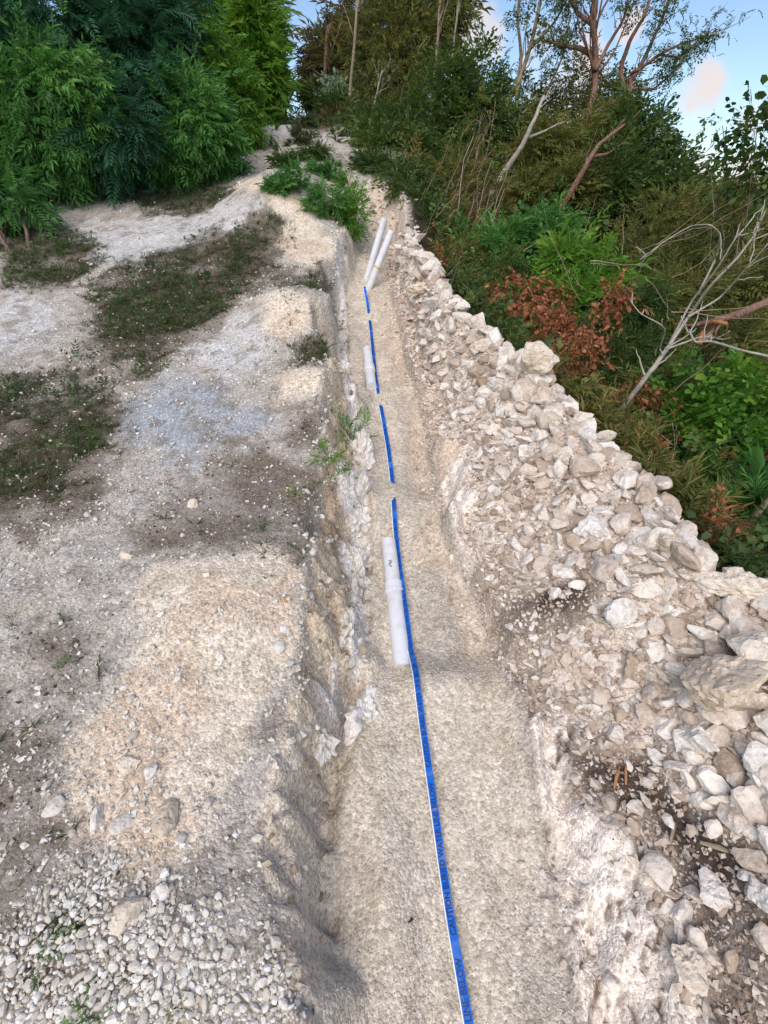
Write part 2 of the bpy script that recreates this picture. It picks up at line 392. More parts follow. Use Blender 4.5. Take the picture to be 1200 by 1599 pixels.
gm = mesh_np('ground', np.stack([xs, ys, Zt], 1), Fq, {'Col': base}, ground_material(), smooth=True)
tag(obj('ground', gm), kind='structure')
print('ground quads', len(Fq))

# ------------------------------------------------------------------ stones
def ico(sub):
    import bmesh
    bm = bmesh.new(); bmesh.ops.create_icosphere(bm, subdivisions=sub, radius=1)
    V = np.array([v.co[:] for v in bm.verts]); F = np.array([[v.index for v in f.verts] for f in bm.faces]); bm.free()
    return V / np.linalg.norm(V, axis=1)[:, None], F
ICO = {1: ico(1), 2: ico(2), 3: ico(3), 4: ico(4)}
def rock_shape(sub, seed, nplanes=11, asp=(1, .8, .62), rough=.05, rnd=.0):
    r = np.random.default_rng(seed); D, F = ICO[sub]
    n = r.normal(size=(nplanes, 3)); n /= np.linalg.norm(n, axis=1)[:, None]
    d = r.uniform(.42, .95, nplanes)
    c = D @ n.T
    rad = np.where(c > .05, d[None] / np.maximum(c, .05), 9).min(1)
    rad = np.minimum(rad, 1.25) * (1 - rnd) + rnd * .85
    V = D * rad[:, None] * np.array(asp)
    if rough:
        o = r.uniform(0, 50)
        V = V + D * (rough * fbm(V[:, 0] * 3 + o, V[:, 1] * 3, V[:, 2] * 3, o=4, s=5, g=.6) + rough * .5 * fbm(V[:, 0] * 9 + o, V[:, 1] * 9, V[:, 2] * 9, o=2, s=15))[:, None]
    return V / max(np.ptp(V, axis=0).max(), 1e-6), F      # longest side = 1
def rotm(rz, rx, ry):
    cz, sz, cx, sx, cy, sy = np.cos(rz), np.sin(rz), np.cos(rx), np.sin(rx), np.cos(ry), np.sin(ry)
    o = np.zeros_like(cz); i = np.ones_like(cz)
    A = np.stack([np.stack([cz, -sz, o], -1), np.stack([sz, cz, o], -1), np.stack([o, o, i], -1)], -2)
    B = np.stack([np.stack([i, o, o], -1), np.stack([o, cx, -sx], -1), np.stack([o, sx, cx], -1)], -2)
    D = np.stack([np.stack([cy, o, sy], -1), np.stack([o, i, o], -1), np.stack([-sy, o, cy], -1)], -2)
    return A @ B @ D
def scatter_mesh(name, shapes, P, S, mat, tilt=.5, r=rng, rv=None, smooth=False):
    """one mesh out of many small stones"""
    n = len(P); which = r.integers(0, len(shapes), n); Vs, Fs, Rn = [], [], []; off = 0
    rz = r.uniform(0, 6.28, n); rx = r.normal(0, tilt, n); ry = r.normal(0, tilt, n)
    M = rotm(rz, rx, ry) * np.asarray(S)[:, None, None]
    rv = r.random(n) if rv is None else rv
    for k, (V, F) in enumerate(shapes):
        s = np.where(which == k)[0]
        if not len(s): continue
        W = np.einsum('nij,vj->nvi', M[s], V) + P[s][:, None]
        Vs.append(W.reshape(-1, 3)); Fs.append((F[None] + (np.arange(len(s)) * len(V))[:, None, None]).reshape(-1, 3) + off)
        Rn.append(np.repeat(rv[s], len(V))); off += len(s) * len(V)
    return mesh_np(name, np.concatenate(Vs), np.concatenate(Fs), {'rnd': np.concatenate(Rn)}, mat, smooth)

def stone_material(name, stops, stain, scale=9.0, use_attr=True, bump=.6, pits=0.0, stain_amt=.55):
    m, t, b, out = new_mat(name); L = t.links.new
    tc = N(t, 'ShaderNodeTexCoord'); geo = N(t, 'ShaderNodeNewGeometry'); oi = N(t, 'ShaderNodeObjectInfo')
    if use_attr: src = N(t, 'ShaderNodeAttribute', attribute_name='rnd').outputs['Fac']
    else: src = oi.outputs['Random']
    rp = ramp(t, stops); L(src, rp.inputs[0])
    n1 = N(t, 'ShaderNodeTexNoise', {'Scale': scale, 'Detail': 7.0, 'Roughness': .65}); L(geo.outputs['Position'], n1.inputs['Vector'])
    n2 = N(t, 'ShaderNodeTexNoise', {'Scale': scale * 5, 'Detail': 5.0, 'Roughness': .7}); L(geo.outputs['Position'], n2.inputs['Vector'])
    k = ramp(t, [(.50, (0, 0, 0)), (.66, (1, 1, 1))]); L(n1.outputs['Fac'], k.inputs[0])
    mx = N(t, 'ShaderNodeMix', data_type='RGBA'); mx.inputs['B'].default_value = (*stain, 1)
    kk = N(t, 'ShaderNodeMath', {1: stain_amt}, operation='MULTIPLY'); L(k.outputs[0], kk.inputs[0]); L(kk.outputs[0], mx.inputs['Factor']); L(rp.outputs[0], mx.inputs['A'])
    g = ramp(t, [(.25, (.66, .62, .58)), (.5, (1, 1, 1)), (.8, (1.14, 1.14, 1.14))]); L(n2.outputs['Fac'], g.inputs[0])
    c = mulcol(t, mx.outputs['Result'], g.outputs[0])
    h = n2.outputs['Fac']
    if pits:
        vo = N(t, 'ShaderNodeTexVoronoi', {'Scale': 55.0}); L(geo.outputs['Position'], vo.inputs['Vector'])
        pr = ramp(t, [(.12, (0, 0, 0)), (.34, (1, 1, 1))]); L(vo.outputs['Distance'], pr.inputs[0])
        ad = N(t, 'ShaderNodeMath', {1: pits}, operation='MULTIPLY_ADD'); L(pr.outputs[0], ad.inputs[0]); L(h, ad.inputs[2]); h = ad.outputs[0]
    L(c, b.inputs['Base Color']); b.inputs['Roughness'].default_value = .93; b.inputs['Specular IOR Level'].default_value = .2
    bp = N(t, 'ShaderNodeBump', {'Strength': bump, 'Distance': .01}); L(h, bp.inputs['Height']); L(bp.outputs[0], b.inputs['Normal'])
    return m
M_rub = stone_material('limestone_rubble', [(0, (.42, .33, .255)), (.3, (.60, .52, .445)), (.7, (.69, .625, .555)), (1, (.76, .715, .66))], (.31, .215, .15), scale=14, use_attr=False)
M_rubs = stone_material('limestone_chips', [(0, (.30, .225, .165)), (.3, (.54, .455, .38)), (.65, (.65, .58, .51)), (1, (.75, .70, .645))], (.30, .21, .15), scale=14)
M_bould = stone_material('pitted_limestone', [(0, (.62, .52, .41)), (1, (.71, .63, .53))], (.36, .27, .18), scale=10, use_attr=False, pits=.5, bump=.8, stain_amt=.5)
M_grav = stone_material('pale_gravel', [(0, (.42, .38, .32)), (.35, (.56, .52, .455)), (.7, (.65, .62, .56)), (1, (.72, .70, .66))], (.40, .32, .22), scale=20, stain_amt=.3, bump=.3)
M_grav1 = stone_material('pale_gravel_stone', [(0, (.50, .465, .40)), (.4, (.61, .575, .51)), (1, (.72, .70, .66))], (.42, .34, .25), scale=20, use_attr=False, stain_amt=.3, bump=.3)
M_grit = stone_material('beige_grit', [(0, (.28, .24, .19)), (.25, (.48, .44, .37)), (.8, (.58, .535, .46)), (1, (.68, .65, .59))], (.36, .28, .2), scale=20, stain_amt=.3, bump=.2)
M_wall = stone_material('earthy_wall_stone', [(0, (.20, .15, .11)), (.4, (.36, .29, .21)), (.75, (.48, .42, .33)), (1, (.62, .59, .55))], (.26, .19, .13), scale=20, stain_amt=.4, bump=.4)
M_white = stone_material('white_limestone', [(0, (.62, .575, .52)), (1, (.72, .69, .65))], (.36, .28, .22), scale=12, use_attr=False, stain_amt=.6)

ANG2 = [rock_shape(3, 100 + i, nplanes=rng.integers(7, 11), asp=(1, rng.uniform(.55, .95), rng.uniform(.4, .8)), rough=.09) for i in range(30)]
ANG1 = [rock_shape(1, 200 + i, nplanes=9, asp=(1, rng.uniform(.5, .95), rng.uniform(.3, .7)), rough=.18) for i in range(24)]
RND1 = [rock_shape(1, 300 + i, nplanes=11, asp=(1, rng.uniform(.6, .95), rng.uniform(.45, .75)), rough=.05, rnd=.2) for i in range(16)]
RND2 = [rock_shape(2, 330 + i, nplanes=9, asp=(1, rng.uniform(.55, .95), rng.uniform(.4, .7)), rough=.08, rnd=.18) for i in range(20)]
import bmesh as _b
_o = _b.new(); _b.ops.create_icosphere(_o, subdivisions=1, radius=1); _o.free()
def low_shapes(n, seed, asp=(1, .8, .6)):
    out = []
    r = np.random.default_rng(seed)
    V0 = np.array([[1, 0, 0], [-1, 0, 0], [0, 1, 0], [0, -1, 0], [0, 0, 1], [0, 0, -1]], float)
    F0 = np.array([[0, 2, 4], [2, 1, 4], [1, 3, 4], [3, 0, 4], [2, 0, 5], [1, 2, 5], [3, 1, 5], [0, 3, 5]])
    g = (1 + 5 ** .5) / 2
    V1 = np.array([[-1, g, 0], [1, g, 0], [-1, -g, 0], [1, -g, 0], [0, -1, g], [0, 1, g], [0, -1, -g], [0, 1, -g], [g, 0, -1], [g, 0, 1], [-g, 0, -1], [-g, 0, 1]]) / 1.9
    F1 = np.array([[0, 11, 5], [0, 5, 1], [0, 1, 7], [0, 7, 10], [0, 10, 11], [1, 5, 9], [5, 11, 4], [11, 10, 2], [10, 7, 6], [7, 1, 8], [3, 9, 4], [3, 4, 2], [3, 2, 6], [3, 6, 8], [3, 8, 9], [4, 9, 5], [2, 4, 11], [6, 2, 10], [8, 6, 7], [9, 8, 1]])
    for i in range(n):
        V = V1 * r.uniform(.72, 1.18, (12, 1)) * np.array([1, r.uniform(.6, .95), r.uniform(.4, .75)])
        out.append((V / np.ptp(V, axis=0).max(), F1))
    return out
LOW = low_shapes(14, 5)
LOW8 = []
_r8 = np.random.default_rng(6)
for _i in range(18):
    _V = np.array([[1, 0, 0], [-1, 0, 0], [0, 1, 0], [0, -1, 0], [0, 0, 1], [0, 0, -1]], float) * _r8.uniform(.7, 1.2, (6, 1)) * np.array([1, _r8.uniform(.6, .95), _r8.uniform(.45, .75)]) + _r8.normal(0, .16, (6, 3))
    LOW8.append((_V / np.ptp(_V, axis=0).max() * 1.1, np.array([[0, 2, 4], [2, 1, 4], [1, 3, 4], [3, 0, 4], [2, 0, 5], [1, 2, 5], [3, 1, 5], [0, 3, 5]])))

def proj_size(p, s): return s * FPX / max(depth(p), .1)
def in_frame(P, m=60):
    d = P[:, 1] * CP - (P[:, 2] - CAMZ) * SP; u = 600 + FPX * P[:, 0] / d; v = 799.5 - FPX * (P[:, 1] * SP + (P[:, 2] - CAMZ) * CP) / d
    return (u > -m) & (u < 1200 + m) & (v > -m) & (v < 1599 + m) & (d > .1), u, v, d

# --- rubble heap along the trench
heap = empty('rubble_heap', (.8, 2.2, float(Hs(.8, 2.2))))
tag(heap, 'long heap of broken cream limestone rubble along the trench edge', 'rubble heap')
hl = np.array(heap.location)
def berm_pts(n, r, lo=.04, hi=.10, yp=1.3):
    y = .2 + (5.25 - .2) * r.random(n) ** yp
    xr = np.interp(y, *RF); xc = np.maximum(np.interp(y, *RC), xr + .2)
    x = xr + lo + (xc + hi - xr - lo) * r.random(n)
    return x, y
r = np.random.default_rng(77)
x, y = berm_pts(70000, r)
z = Hs(x, y)
zq = zones(x, y)
ok, u_, v_, d_ = in_frame(np.stack([x, y, z], 1))
ok &= r.random(len(x)) > zq['bed'] * .985
xr = np.interp(y, *RF); keepw = sm(x, xr + .03, xr + .26); ok &= r.random(len(x)) < (.12 + .88 * keepw)
x, y, z, zs = x[ok], y[ok], z[ok], zq['soil'][ok]
xr = np.interp(y, *RF); xc = np.maximum(np.interp(y, *RC), xr + .2); u = np.clip((x - xr) / (xc - xr), 0, 1.2)
size = .011 + .024 * r.random(len(x)) ** 1.6 + (.085 * r.random(len(x)) ** 11) * (.25 + .9 * u)
size *= np.where(zs > .4, .8, 1)
order = np.argsort(-size); px, py, ps = [], [], []
cell = {}
for i in order:
    s = size[i]; okk = True; ci, cj = int(x[i] / .12), int(y[i] / .12)
    for a in (-1, 0, 1):
        for b_ in (-1, 0, 1):
            for j in cell.get((ci + a, cj + b_), ()):
                if (px[j] - x[i]) ** 2 + (py[j] - y[i]) ** 2 < (.25 * (ps[j] + s)) ** 2: okk = False; break
            if not okk: break
        if not okk: break
    if okk:
        cell.setdefault((ci, cj), []).append(len(px)); px.append(x[i]); py.append(y[i]); ps.append(s)
px, py, ps = map(np.array, (px, py, ps)); kq = r.random(len(px)) > zones(px, py)['soil'] * .80; px, py, ps = px[kq], py[kq], ps[kq]; pz = Hs(px, py)
PP = np.stack([px, py, pz], 1)
vis = np.array([proj_size(p, s) for p, s in zip(PP, ps)])
o = np.argsort(-vis); top = o[:300]; rest = o[300:]
rock_me = []
for k, (V, F) in enumerate(ANG2):
    rock_me.append(mesh_np('rock', V, F, None, M_rub))
for i in top:
    ob = bpy.data.objects.new('rock', rock_me[r.integers(0, len(rock_me))]); link(ob, heap)
    s = ps[i] * 1.12; ob.location = Vector((px[i], py[i], pz[i] + s * .13)) - Vector(hl); ob.scale = (s, s, s)
    ob.rotation_euler = (r.normal(0, .5), r.normal(0, .5), r.uniform(0, 6.28))
print('rubble rocks', len(px))
PR = PP[rest].copy(); PR[:, 2] += ps[rest] * .09
ob = obj('rubble', scatter_mesh('rubble', ANG1, PR - hl, ps[rest] * 1.12, M_rubs, .55, r), heap); ob['kind'] = 'stuff'
# chips between the rocks
x, y = berm_pts(24000, r, lo=.0, hi=.06, yp=1.5); z = Hs(x, y); zq = zones(x, y)
k = (r.random(len(x)) > zq['bed'] * .93); x, y, z, zs = x[k], y[k], z[k], zq['soil'][k]
s = .007 + .016 * r.random(len(x)) ** 2; P = np.stack([x, y, z + s * .2], 1)
ob = obj('rubble_chips', scatter_mesh('rubble_chips', LOW8, P - hl, s, M_rubs, .6, r, rv=np.clip(r.random(len(x)) - .25 * (r.random(len(x)) < zs), 0, 1)), heap); ob['kind'] = 'stuff'

x = r.uniform(-.45, .45, 900); y = r.uniform(5.3, 6.5, 900); k = r.random(900) < .6 * np.exp(-((x - .02) / .2) ** 2); x, y = x[k], y[k]; s = .02 + .06 * r.random(len(x)) ** 2.5
ob = obj('head_rubble', scatter_mesh('head_rubble', ANG1, np.stack([x, y, Hs(x, y) + s * .15], 1) - hl, s, M_rubs, .5, r), heap); ob['kind'] = 'stuff'
# --- single boulders
def boulder(name, label, cat, group, pxy, wpx, asp, seed, mat, sub=4, tilt=(0, 0, 0), sink=.25, rough=.06, npl=10, rnd=.1):
    p = at(*pxy, fn=Hs); s = wpx * depth(p) / FPX
    V, F = rock_shape(sub, seed, nplanes=npl, asp=asp, rough=rough, rnd=rnd)
    ob = obj(name, mesh_np(name, V, F, None, mat, smooth=False), None, (p[0], p[1], p[2] + s * asp[2] * (.5 - sink)))
    ob.scale = (s, s, s); ob.rotation_euler = tilt
    tag(ob, label, cat, group); return ob
BG = 'large rocks lying on the rubble heap'
for a in (
    ('cream squared block of limestone perched on the rubble crest beside dead brown leaves', (829, 600), 60, (1, .85, .85), 11, M_bould, (.1, .15, .3), -.15),
    ('big rounded cream boulder with pitted face, low in the rubble by the lower slope', (1108, 1100), 122, (1, .9, .9), 12, M_bould, (.2, .1, .9), .0),
    ('large cream boulder cut by the frame edge just above the big rounded boulder', (1195, 1040), 120, (1, .8, .7), 13, M_bould, (.1, .3, .2), .2),
    ('broad pale slab on the heap crest where the dark undergrowth begins below a leaning stem', (1150, 930), 110, (1, .7, .5), 14, M_bould, (.1, .0, 2.8), .12),
    ('white angular rock with flat face lying on dark soil among small chips', (1117, 1395), 62, (1, .75, .4), 15, M_white, (.3, .2, .4), .1),
    ('bluish white rock at the frame edge level with the flat white angular rock', (1190, 1405), 70, (1, .8, .6), 16, M_white, (.2, .2, 1.4), .2),
    ('cream blocky rock heading the far end of the heap behind the standing pipes', (655, 463), 42, (1, .7, .6), 17, M_bould, (.1, .1, .2), .1),
    ('tan pitted rock in the middle of the heap surrounded by white stones', (876, 722), 52, (1, .8, .65), 18, M_bould, (.3, .1, 1.1), .15),
    ('white oblong rock below and left of the cream squared block', (776, 610), 46, (1, .7, .55), 19, M_white, (.2, .3, .5), .15),
    ('upright white stone standing on edge among rubble in mid heap', (888, 890), 36, (.75, .5, 1), 20, M_white, (.3, .2, .3), .1),
    ('rounded white rock with brown side above the dark soil pocket', (968, 965), 58, (1, .85, .75), 21, M_white, (.1, .3, .8), .15),
    ('grey brown weathered rock half sunk in dark soil near bottom corner', (1075, 1510), 80, (1, .8, .55), 22, M_bould, (.1, .2, .6), .3),
    ('large pale rock at frame edge under the big rounded boulder', (1185, 1215), 80, (1, .8, .8), 23, M_white, (.3, .2, .4), .2),
    ('long pale rock leaning beside the big rounded boulder on its lower flank', (1090, 1160), 66, (1, .55, .5), 24, M_white, (.2, .3, 2.2), .15),
    ('wide cream rock near the crest halfway between squared block and slab', (930, 830), 62, (1, .75, .6), 25, M_white, (.2, .1, .3), .2),
    ('pale flat rock on the crest edge above the leaning stem foot', (1035, 860), 60, (1, .7, .6), 26, M_bould, (.1, .2, .8), .15),
):
    boulder('boulder', a[0], 'rock', BG, a[1], a[2], a[3], a[4], a[5], tilt=a[6], sink=a[7], npl=12, rnd=.25 if a[4] in (12, 13) else .08, rough=.16)
SG = 'loose stones on the gravelly bank'
for a in (
    ('largest loose stone on the bank, tan and flat faced, above the white gravel', (256, 1280), 62, (.72, 1, .6), 31, (.1, .1, .15)),
    ('upright oval white stone left of the largest loose stone', (156, 1280), 42, (.65, 1, .6), 32, (.1, .0, .1)),
    ('round white stone between the oval stone and the largest loose stone', (193, 1290), 36, (1, .9, .6), 33, (.1, .2, .4)),
    ('cream stone with warm blotches resting at top edge of the white gravel', (202, 1422), 52, (1, .85, .65), 34, (.1, .2, .4)),
    ('angular white stone at the boundary of dark litter and pale gravel', (92, 1258), 36, (1, .8, .6), 35, (.1, .2, .9)),
    ('egg shaped white stone alone on tan grit below the largest loose stone', (253, 1390), 27, (.9, 1, .6), 36, (.1, .1, .4)),
    ('pinkish stone half buried in sand above the largest loose stone', (205, 1195), 36, (1, .9, .5), 37, (.1, .1, .4)),
    ('small white stone above the pinkish half buried stone', (238, 1205), 28, (1, .85, .6), 38, (.0, .2, 1.4)),
    ('white stone at the lip of the dark soil patch on the upper bank', (200, 870), 24, (1, .85, .6), 39, (.1, .2, .4)),
    ('grey white block at the foot of the bushes beside the track', (194, 303), 18, (1, .8, .8), 40, (.0, .1, .4)),
    ('tan cobble beside small green weed on the dark soil patch', (304, 790), 18, (1, .9, .7), 41, (.1, .2, .4)),
):
    boulder('loose_stone', a[0], 'stone', SG, a[1], a[2], a[3], a[4], M_white if a[4] in (32, 33, 35, 36, 38, 40) else M_bould, sub=3, tilt=a[5], sink=.3, npl=11, rnd=.14, rough=.09)

# white ledge of rock along the foot of the left bank
for k, (a, b_) in enumerate((((566, 705), 34), ((570, 760), 30), ((566, 810), 30), ((562, 870), 26), ((556, 925), 30), ((548, 975), 30), ((520, 1050), 34), ((572, 1112), 38), ((507, 1150), 30))):
    p = at(*a, fn=Hs); s = b_ * depth(p) / FPX * 2.5
    V, F = rock_shape(4, 400 + k, nplanes=9, asp=(.42, 1, .75), rough=.3)
    ob = obj('ledge_rock', mesh_np('ledge_rock', V, F, None, M_white), None, (p[0] - .01, p[1], p[2] - s * .12)); ob.scale = (s, s, s)
    ob.rotation_euler = (r.normal(0, .2), r.normal(0, .3), r.normal(0, .2))
    tag(ob, ['white jagged ledge rock under the green weeds at the trench wall top', 'white ledge rock second down the wall from the weeds', 'white ledge rock above the level of the long pipe top',
             'narrow white ledge rock beside the upper end of the long pipe', 'white ledge rock level with the long pipe socket', 'white ledge rock level with lower half of long pipe',
             'white patch of rock in brown wall just below the long pipe', 'low white rock on trench floor at wall foot below the long pipe', 'pale rock in wall foot, lowest of the white ledge rocks'][k], 'rock', 'white ledge rocks in the trench wall')

# --- gravel heap in the near corner
gp = at(230, 1520, fn=Hs); gh = empty('gravel_heap', tuple(gp)); tag(gh, 'low spread heap of clean white gravel in the near corner', 'gravel heap')
PG = [(35, 1480), (130, 1440), (230, 1450), (310, 1475), (370, 1520), (425, 1590), (440, 1720), (-60, 1720), (40, 1560)]
r = np.random.default_rng(5)
Pc = np.array([at(*p)[:2] for p in PG]); n = 100000
x = r.uniform(Pc[:, 0].min() - .1, Pc[:, 0].max() + .1, n); y = r.uniform(Pc[:, 1].min() - .1, Pc[:, 1].max() + .15, n)
mk = poly_mask(x, y, PG, .10, .16); k = r.random(n) < mk; x, y = x[k], y[k]
s = np.clip(.0083 * np.exp(r.normal(0, .36, len(x))), .005, .03)
px, py, ps, cell = [], [], [], {}
for i in np.argsort(-s):
    ci, cj = int(x[i] // .04), int(y[i] // .04)
    if any((px[j] - x[i]) ** 2 + (py[j] - y[i]) ** 2 < (.40 * (ps[j] + s[i])) ** 2 for a in (-1, 0, 1) for b_ in (-1, 0, 1) for j in cell.get((ci + a, cj + b_), ())): continue
    cell.setdefault((ci, cj), []).append(len(px)); px.append(x[i]); py.append(y[i]); ps.append(s[i])
px, py, ps = map(np.array, (px, py, ps)); P = np.stack([px, py, Hs(px, py) + ps * .14], 1)
inn, _, _, _ = in_frame(P, 0); vis = np.array([proj_size(p, q) for p, q in zip(P, ps)]) * np.where(inn, 1, .01)
o = np.argsort(-vis); peb = [mesh_np('pebble', V, F, None, M_grav1) for V, F in RND2]
for i in o[:300]:
    ob = bpy.data.objects.new('pebble', peb[r.integers(0, len(peb))]); link(ob, gh); q = ps[i] * 1.1
    ob.location = Vector(P[i] - gp); ob.scale = (q, q, q); ob.rotation_euler = (r.normal(0, .35), r.normal(0, .35), r.uniform(0, 6.28))
print('gravel', len(P))
ob = obj('gravel', scatter_mesh('gravel', RND1, P[o[300:]] - gp, ps[o[300:]] * 1.1, M_grav, .35, r), gh); ob['kind'] = 'stuff'

# --- gravel scattered over the bank, grit on the trench floor
def region_scatter(name, n, xlo, xhi, ylo, yhi, yp, smin, smax, sp, mat, dens, seed, shapes=LOW, tilt=.4, rvf=None):
    r = np.random.default_rng(seed)
    y = ylo + (yhi - ylo) * r.random(n) ** yp; x = xlo + (xhi - xlo) * r.random(n)
    k = r.random(n) < dens(x, y); x, y = x[k], y[k]
    s = smin + (smax - smin) * r.random(len(x)) ** sp
    P = np.stack([x, y, Hs(x, y) + s * .18], 1); f, _, _, _ = in_frame(P, 80); P, s = P[f], s[f]
    o = obj(name, scatter_mesh(name, shapes, P, s, mat, tilt, r)); o['kind'] = 'stuff'; print(name, len(P)); return o
def d_bank(x, y):
    z = zones(x, y); xlc = np.interp(y, *LC)
    cl = .35 + .65 * sm(fbm(x * 2.6, y * 2.6, o=3, s=301), -.15, .35)
    return (x < xlc + .05) * cl * (1 - .65 * z['grass']) * (1 - .45 * z['dark']) * (1 - .5 * z['blue'])
o1 = region_scatter('bank_gravel', 52000, -2.6, 0, .2, 4.6, 1.7, .005, .021, 3.2, M_grav, d_bank, 41, shapes=LOW8)
tag(o1, 'fine pale gravel strewn over the sloping bank', 'gravel')
o1 = region_scatter('bank_pebbles', 2200, -3.2, 0, .3, 7, 1.3, .011, .034, 3.5, M_grav, d_bank, 42, shapes=RND1)
tag(o1, 'larger pebbles scattered over the sloping bank', 'pebbles')
def d_floor(x, y):
    xl = np.maximum(np.interp(y, *LF), np.interp(y, *LC) + .09); xr = np.interp(y, *RF)
    return sm(x, xl - .05, xl + .02) * (1 - sm(x, xr, xr + .04)) * (.5 + .5 * sm(fbm(x * 4, y * 4, o=3, s=311), -.3, .3))
o1 = region_scatter('trench_grit', 42000, -.35, .6, .2, 3.6, 1.6, .0028, .0085, 2.6, M_grit, d_floor, 43, shapes=LOW8)
tag(o1, 'coarse beige grit backfill covering the trench floor', 'grit')
def d_litter(x, y):
    z = zones(x, y); return (x < np.interp(y, *LC)) * np.clip(.9 * z['dark'] + .6 * z['grass'] + .04, 0, 1) * (1 - z['sand']) * sm(fbm(x * 7, y * 7, o=3, s=313), -.3, .2)
M_lit = stone_material('dark_soil_crumbs', [(0, (.05, .036, .026)), (.6, (.115, .085, .06)), (1, (.24, .18, .12))], (.04, .03, .02), scale=20, stain_amt=.3, bump=.2)
o1 = region_scatter('soil_litter', 26000, -3.0, 0, .3, 6.0, 1.2, .004, .018, 2.6, M_lit, d_litter, 47, shapes=LOW8)
tag(o1, 'dark soil crumbs and dead leaf bits in the bare patches of the bank', 'litter')
def d_edge(x, y):
    xr = np.interp(y, *RF); return np.exp(-((x - xr + .02) / .06) ** 2) * sm(fbm(y * 2 + 0 * x, x * 0, o=2, s=317), -.4, .3)
o1 = region_scatter('trench_edge_chips', 9000, -.2, .75, .2, 5.5, 1.3, .008, .032, 2.5, M_rubs, d_edge, 44)
tag(o1, 'small limestone chips spilled along the foot of the rubble', 'gravel')
def d_edgeL(x, y):
    xl = np.interp(y, *LC); return np.exp(-((x - xl - .03) / .07) ** 2)
o1 = region_scatter('bank_lip_stones', 1600, -.8, .1, .8, 5.5, 1.2, .015, .045, 2.2, M_grav, d_edgeL, 45, shapes=RND1)
tag(o1, 'rounded tan stones along the lip of the bank', 'stones')

def d_wall(x, y):
    xlc = np.interp(y, *LC); xl = np.maximum(np.interp(y, *LF), xlc + .09); return sm(x, xlc, xlc + .03) * (1 - sm(x, xl, xl + .03)) * sm(fbm(x * 5, y * 5, o=2, s=319), -.35, .3)
o1 = region_scatter('wall_stones', 5200, -.75, .15, .3, 5.6, 1.2, .007, .045, 3.0, M_wall, d_wall, 46, shapes=RND1, tilt=.8)
tag(o1, 'tan stones and earth lumps embedded in the cut bank', 'stones')
# ------------------------------------------------------------------ pipes
def simple(name, colr, rough=.5, spec=.4, noise=.12, scale=30):
    m, t, b, out = new_mat(name); L = t.links.new
    geo = N(t, 'ShaderNodeNewGeometry'); n1 = N(t, 'ShaderNodeTexNoise', {'Scale': scale, 'Detail': 5.0}); L(geo.outputs['Position'], n1.inputs['Vector'])
    g = ramp(t, [(.3, tuple(c * (1 - noise) for c in colr)), (.7, tuple(min(c * (1 + noise), 1) for c in colr))]); L(n1.outputs['Fac'], g.inputs[0]); L(g.outputs[0], b.inputs['Base Color'])
    b.inputs['Roughness'].default_value = rough; b.inputs['Specular IOR Level'].default_value = spec
    return m
M_pvc = simple('dusty_white_pvc', (.64, .66, .71), .45, .35, .14, 9)
def dusty(name, colr, dust, lo, hi, amt, scale, rough=.5, spec=.3):
    m, t, b, out = new_mat(name); L = t.links.new
    geo = N(t, 'ShaderNodeNewGeometry'); n1 = N(t, 'ShaderNodeTexNoise', {'Scale': scale, 'Detail': 8.0, 'Roughness': .7}); L(geo.outputs['Position'], n1.inputs['Vector'])
    k = N(t, 'ShaderNodeMapRange', {'From Min': lo, 'From Max': hi, 'To Max': amt}); L(n1.outputs['Fac'], k.inputs['Value'])
    mx = N(t, 'ShaderNodeMix', data_type='RGBA'); mx.inputs['A'].default_value = (*colr, 1); mx.inputs['B'].default_value = (*dust, 1)
    L(k.outputs[0], mx.inputs['Factor']); L(mx.outputs['Result'], b.inputs['Base Color']); b.inputs['Roughness'].default_value = rough; b.inputs['Specular IOR Level'].default_value = spec
    return m
M_pvc = dusty('dusty_white_pvc', (.66, .68, .73), (.50, .44, .35), .46, .72, .75, 16, .45)
M_hole = simple('pipe_inside', (.45, .45, .44), .8)
M_ink = simple('black_print', (.03, .03, .04), .6)
M_yel = simple('yellowed_mark', (.55, .42, .14), .7)
def tube_mesh(pts, rad, sides=10, cap=True):
    P = np.asarray(pts, float); n = len(P); rad = np.broadcast_to(rad, (n,))
    T = np.gradient(P, axis=0); T /= np.linalg.norm(T, axis=1)[:, None] + 1e-12
    ref = np.array([0, 0, 1.]) if abs(T[:, 2]).mean() < .85 else np.array([1., 0, 0])
    A = np.cross(T, ref); A /= np.linalg.norm(A, axis=1)[:, None] + 1e-12; B = np.cross(T, A)
    th = np.arange(sides) / sides * 2 * np.pi
    V = (P[:, None] + rad[:, None, None] * (np.cos(th)[None, :, None] * A[:, None] + np.sin(th)[None, :, None] * B[:, None])).reshape(-1, 3)
    i = np.arange(n - 1)[:, None] * sides; j = np.arange(sides)[None]; j2 = (j + 1) % sides
    F = np.stack([(i + j).ravel(), (i + j2).ravel(), (i + sides + j2).ravel(), (i + sides + j).ravel()], 1)
    Ft = np.concatenate([F[:, [0, 1, 2]], F[:, [0, 2, 3]]])
    if cap:
        V = np.concatenate([V, P[:1], P[-1:]]); a, b = len(V) - 2, len(V) - 1
        jj = np.arange(sides); Ft = np.concatenate([Ft, np.stack([jj * 0 + a, (jj + 1) % sides, jj], 1), np.stack([jj * 0 + b, (n - 1) * sides + jj, (n - 1) * sides + (jj + 1) % sides], 1)])
    return V, Ft
def merge(parts):
    Vs, Fs, o = [], [], 0
    for V, F in parts: Vs.append(V); Fs.append(F + o); o += len(V)
    return np.concatenate(Vs), np.concatenate(Fs)
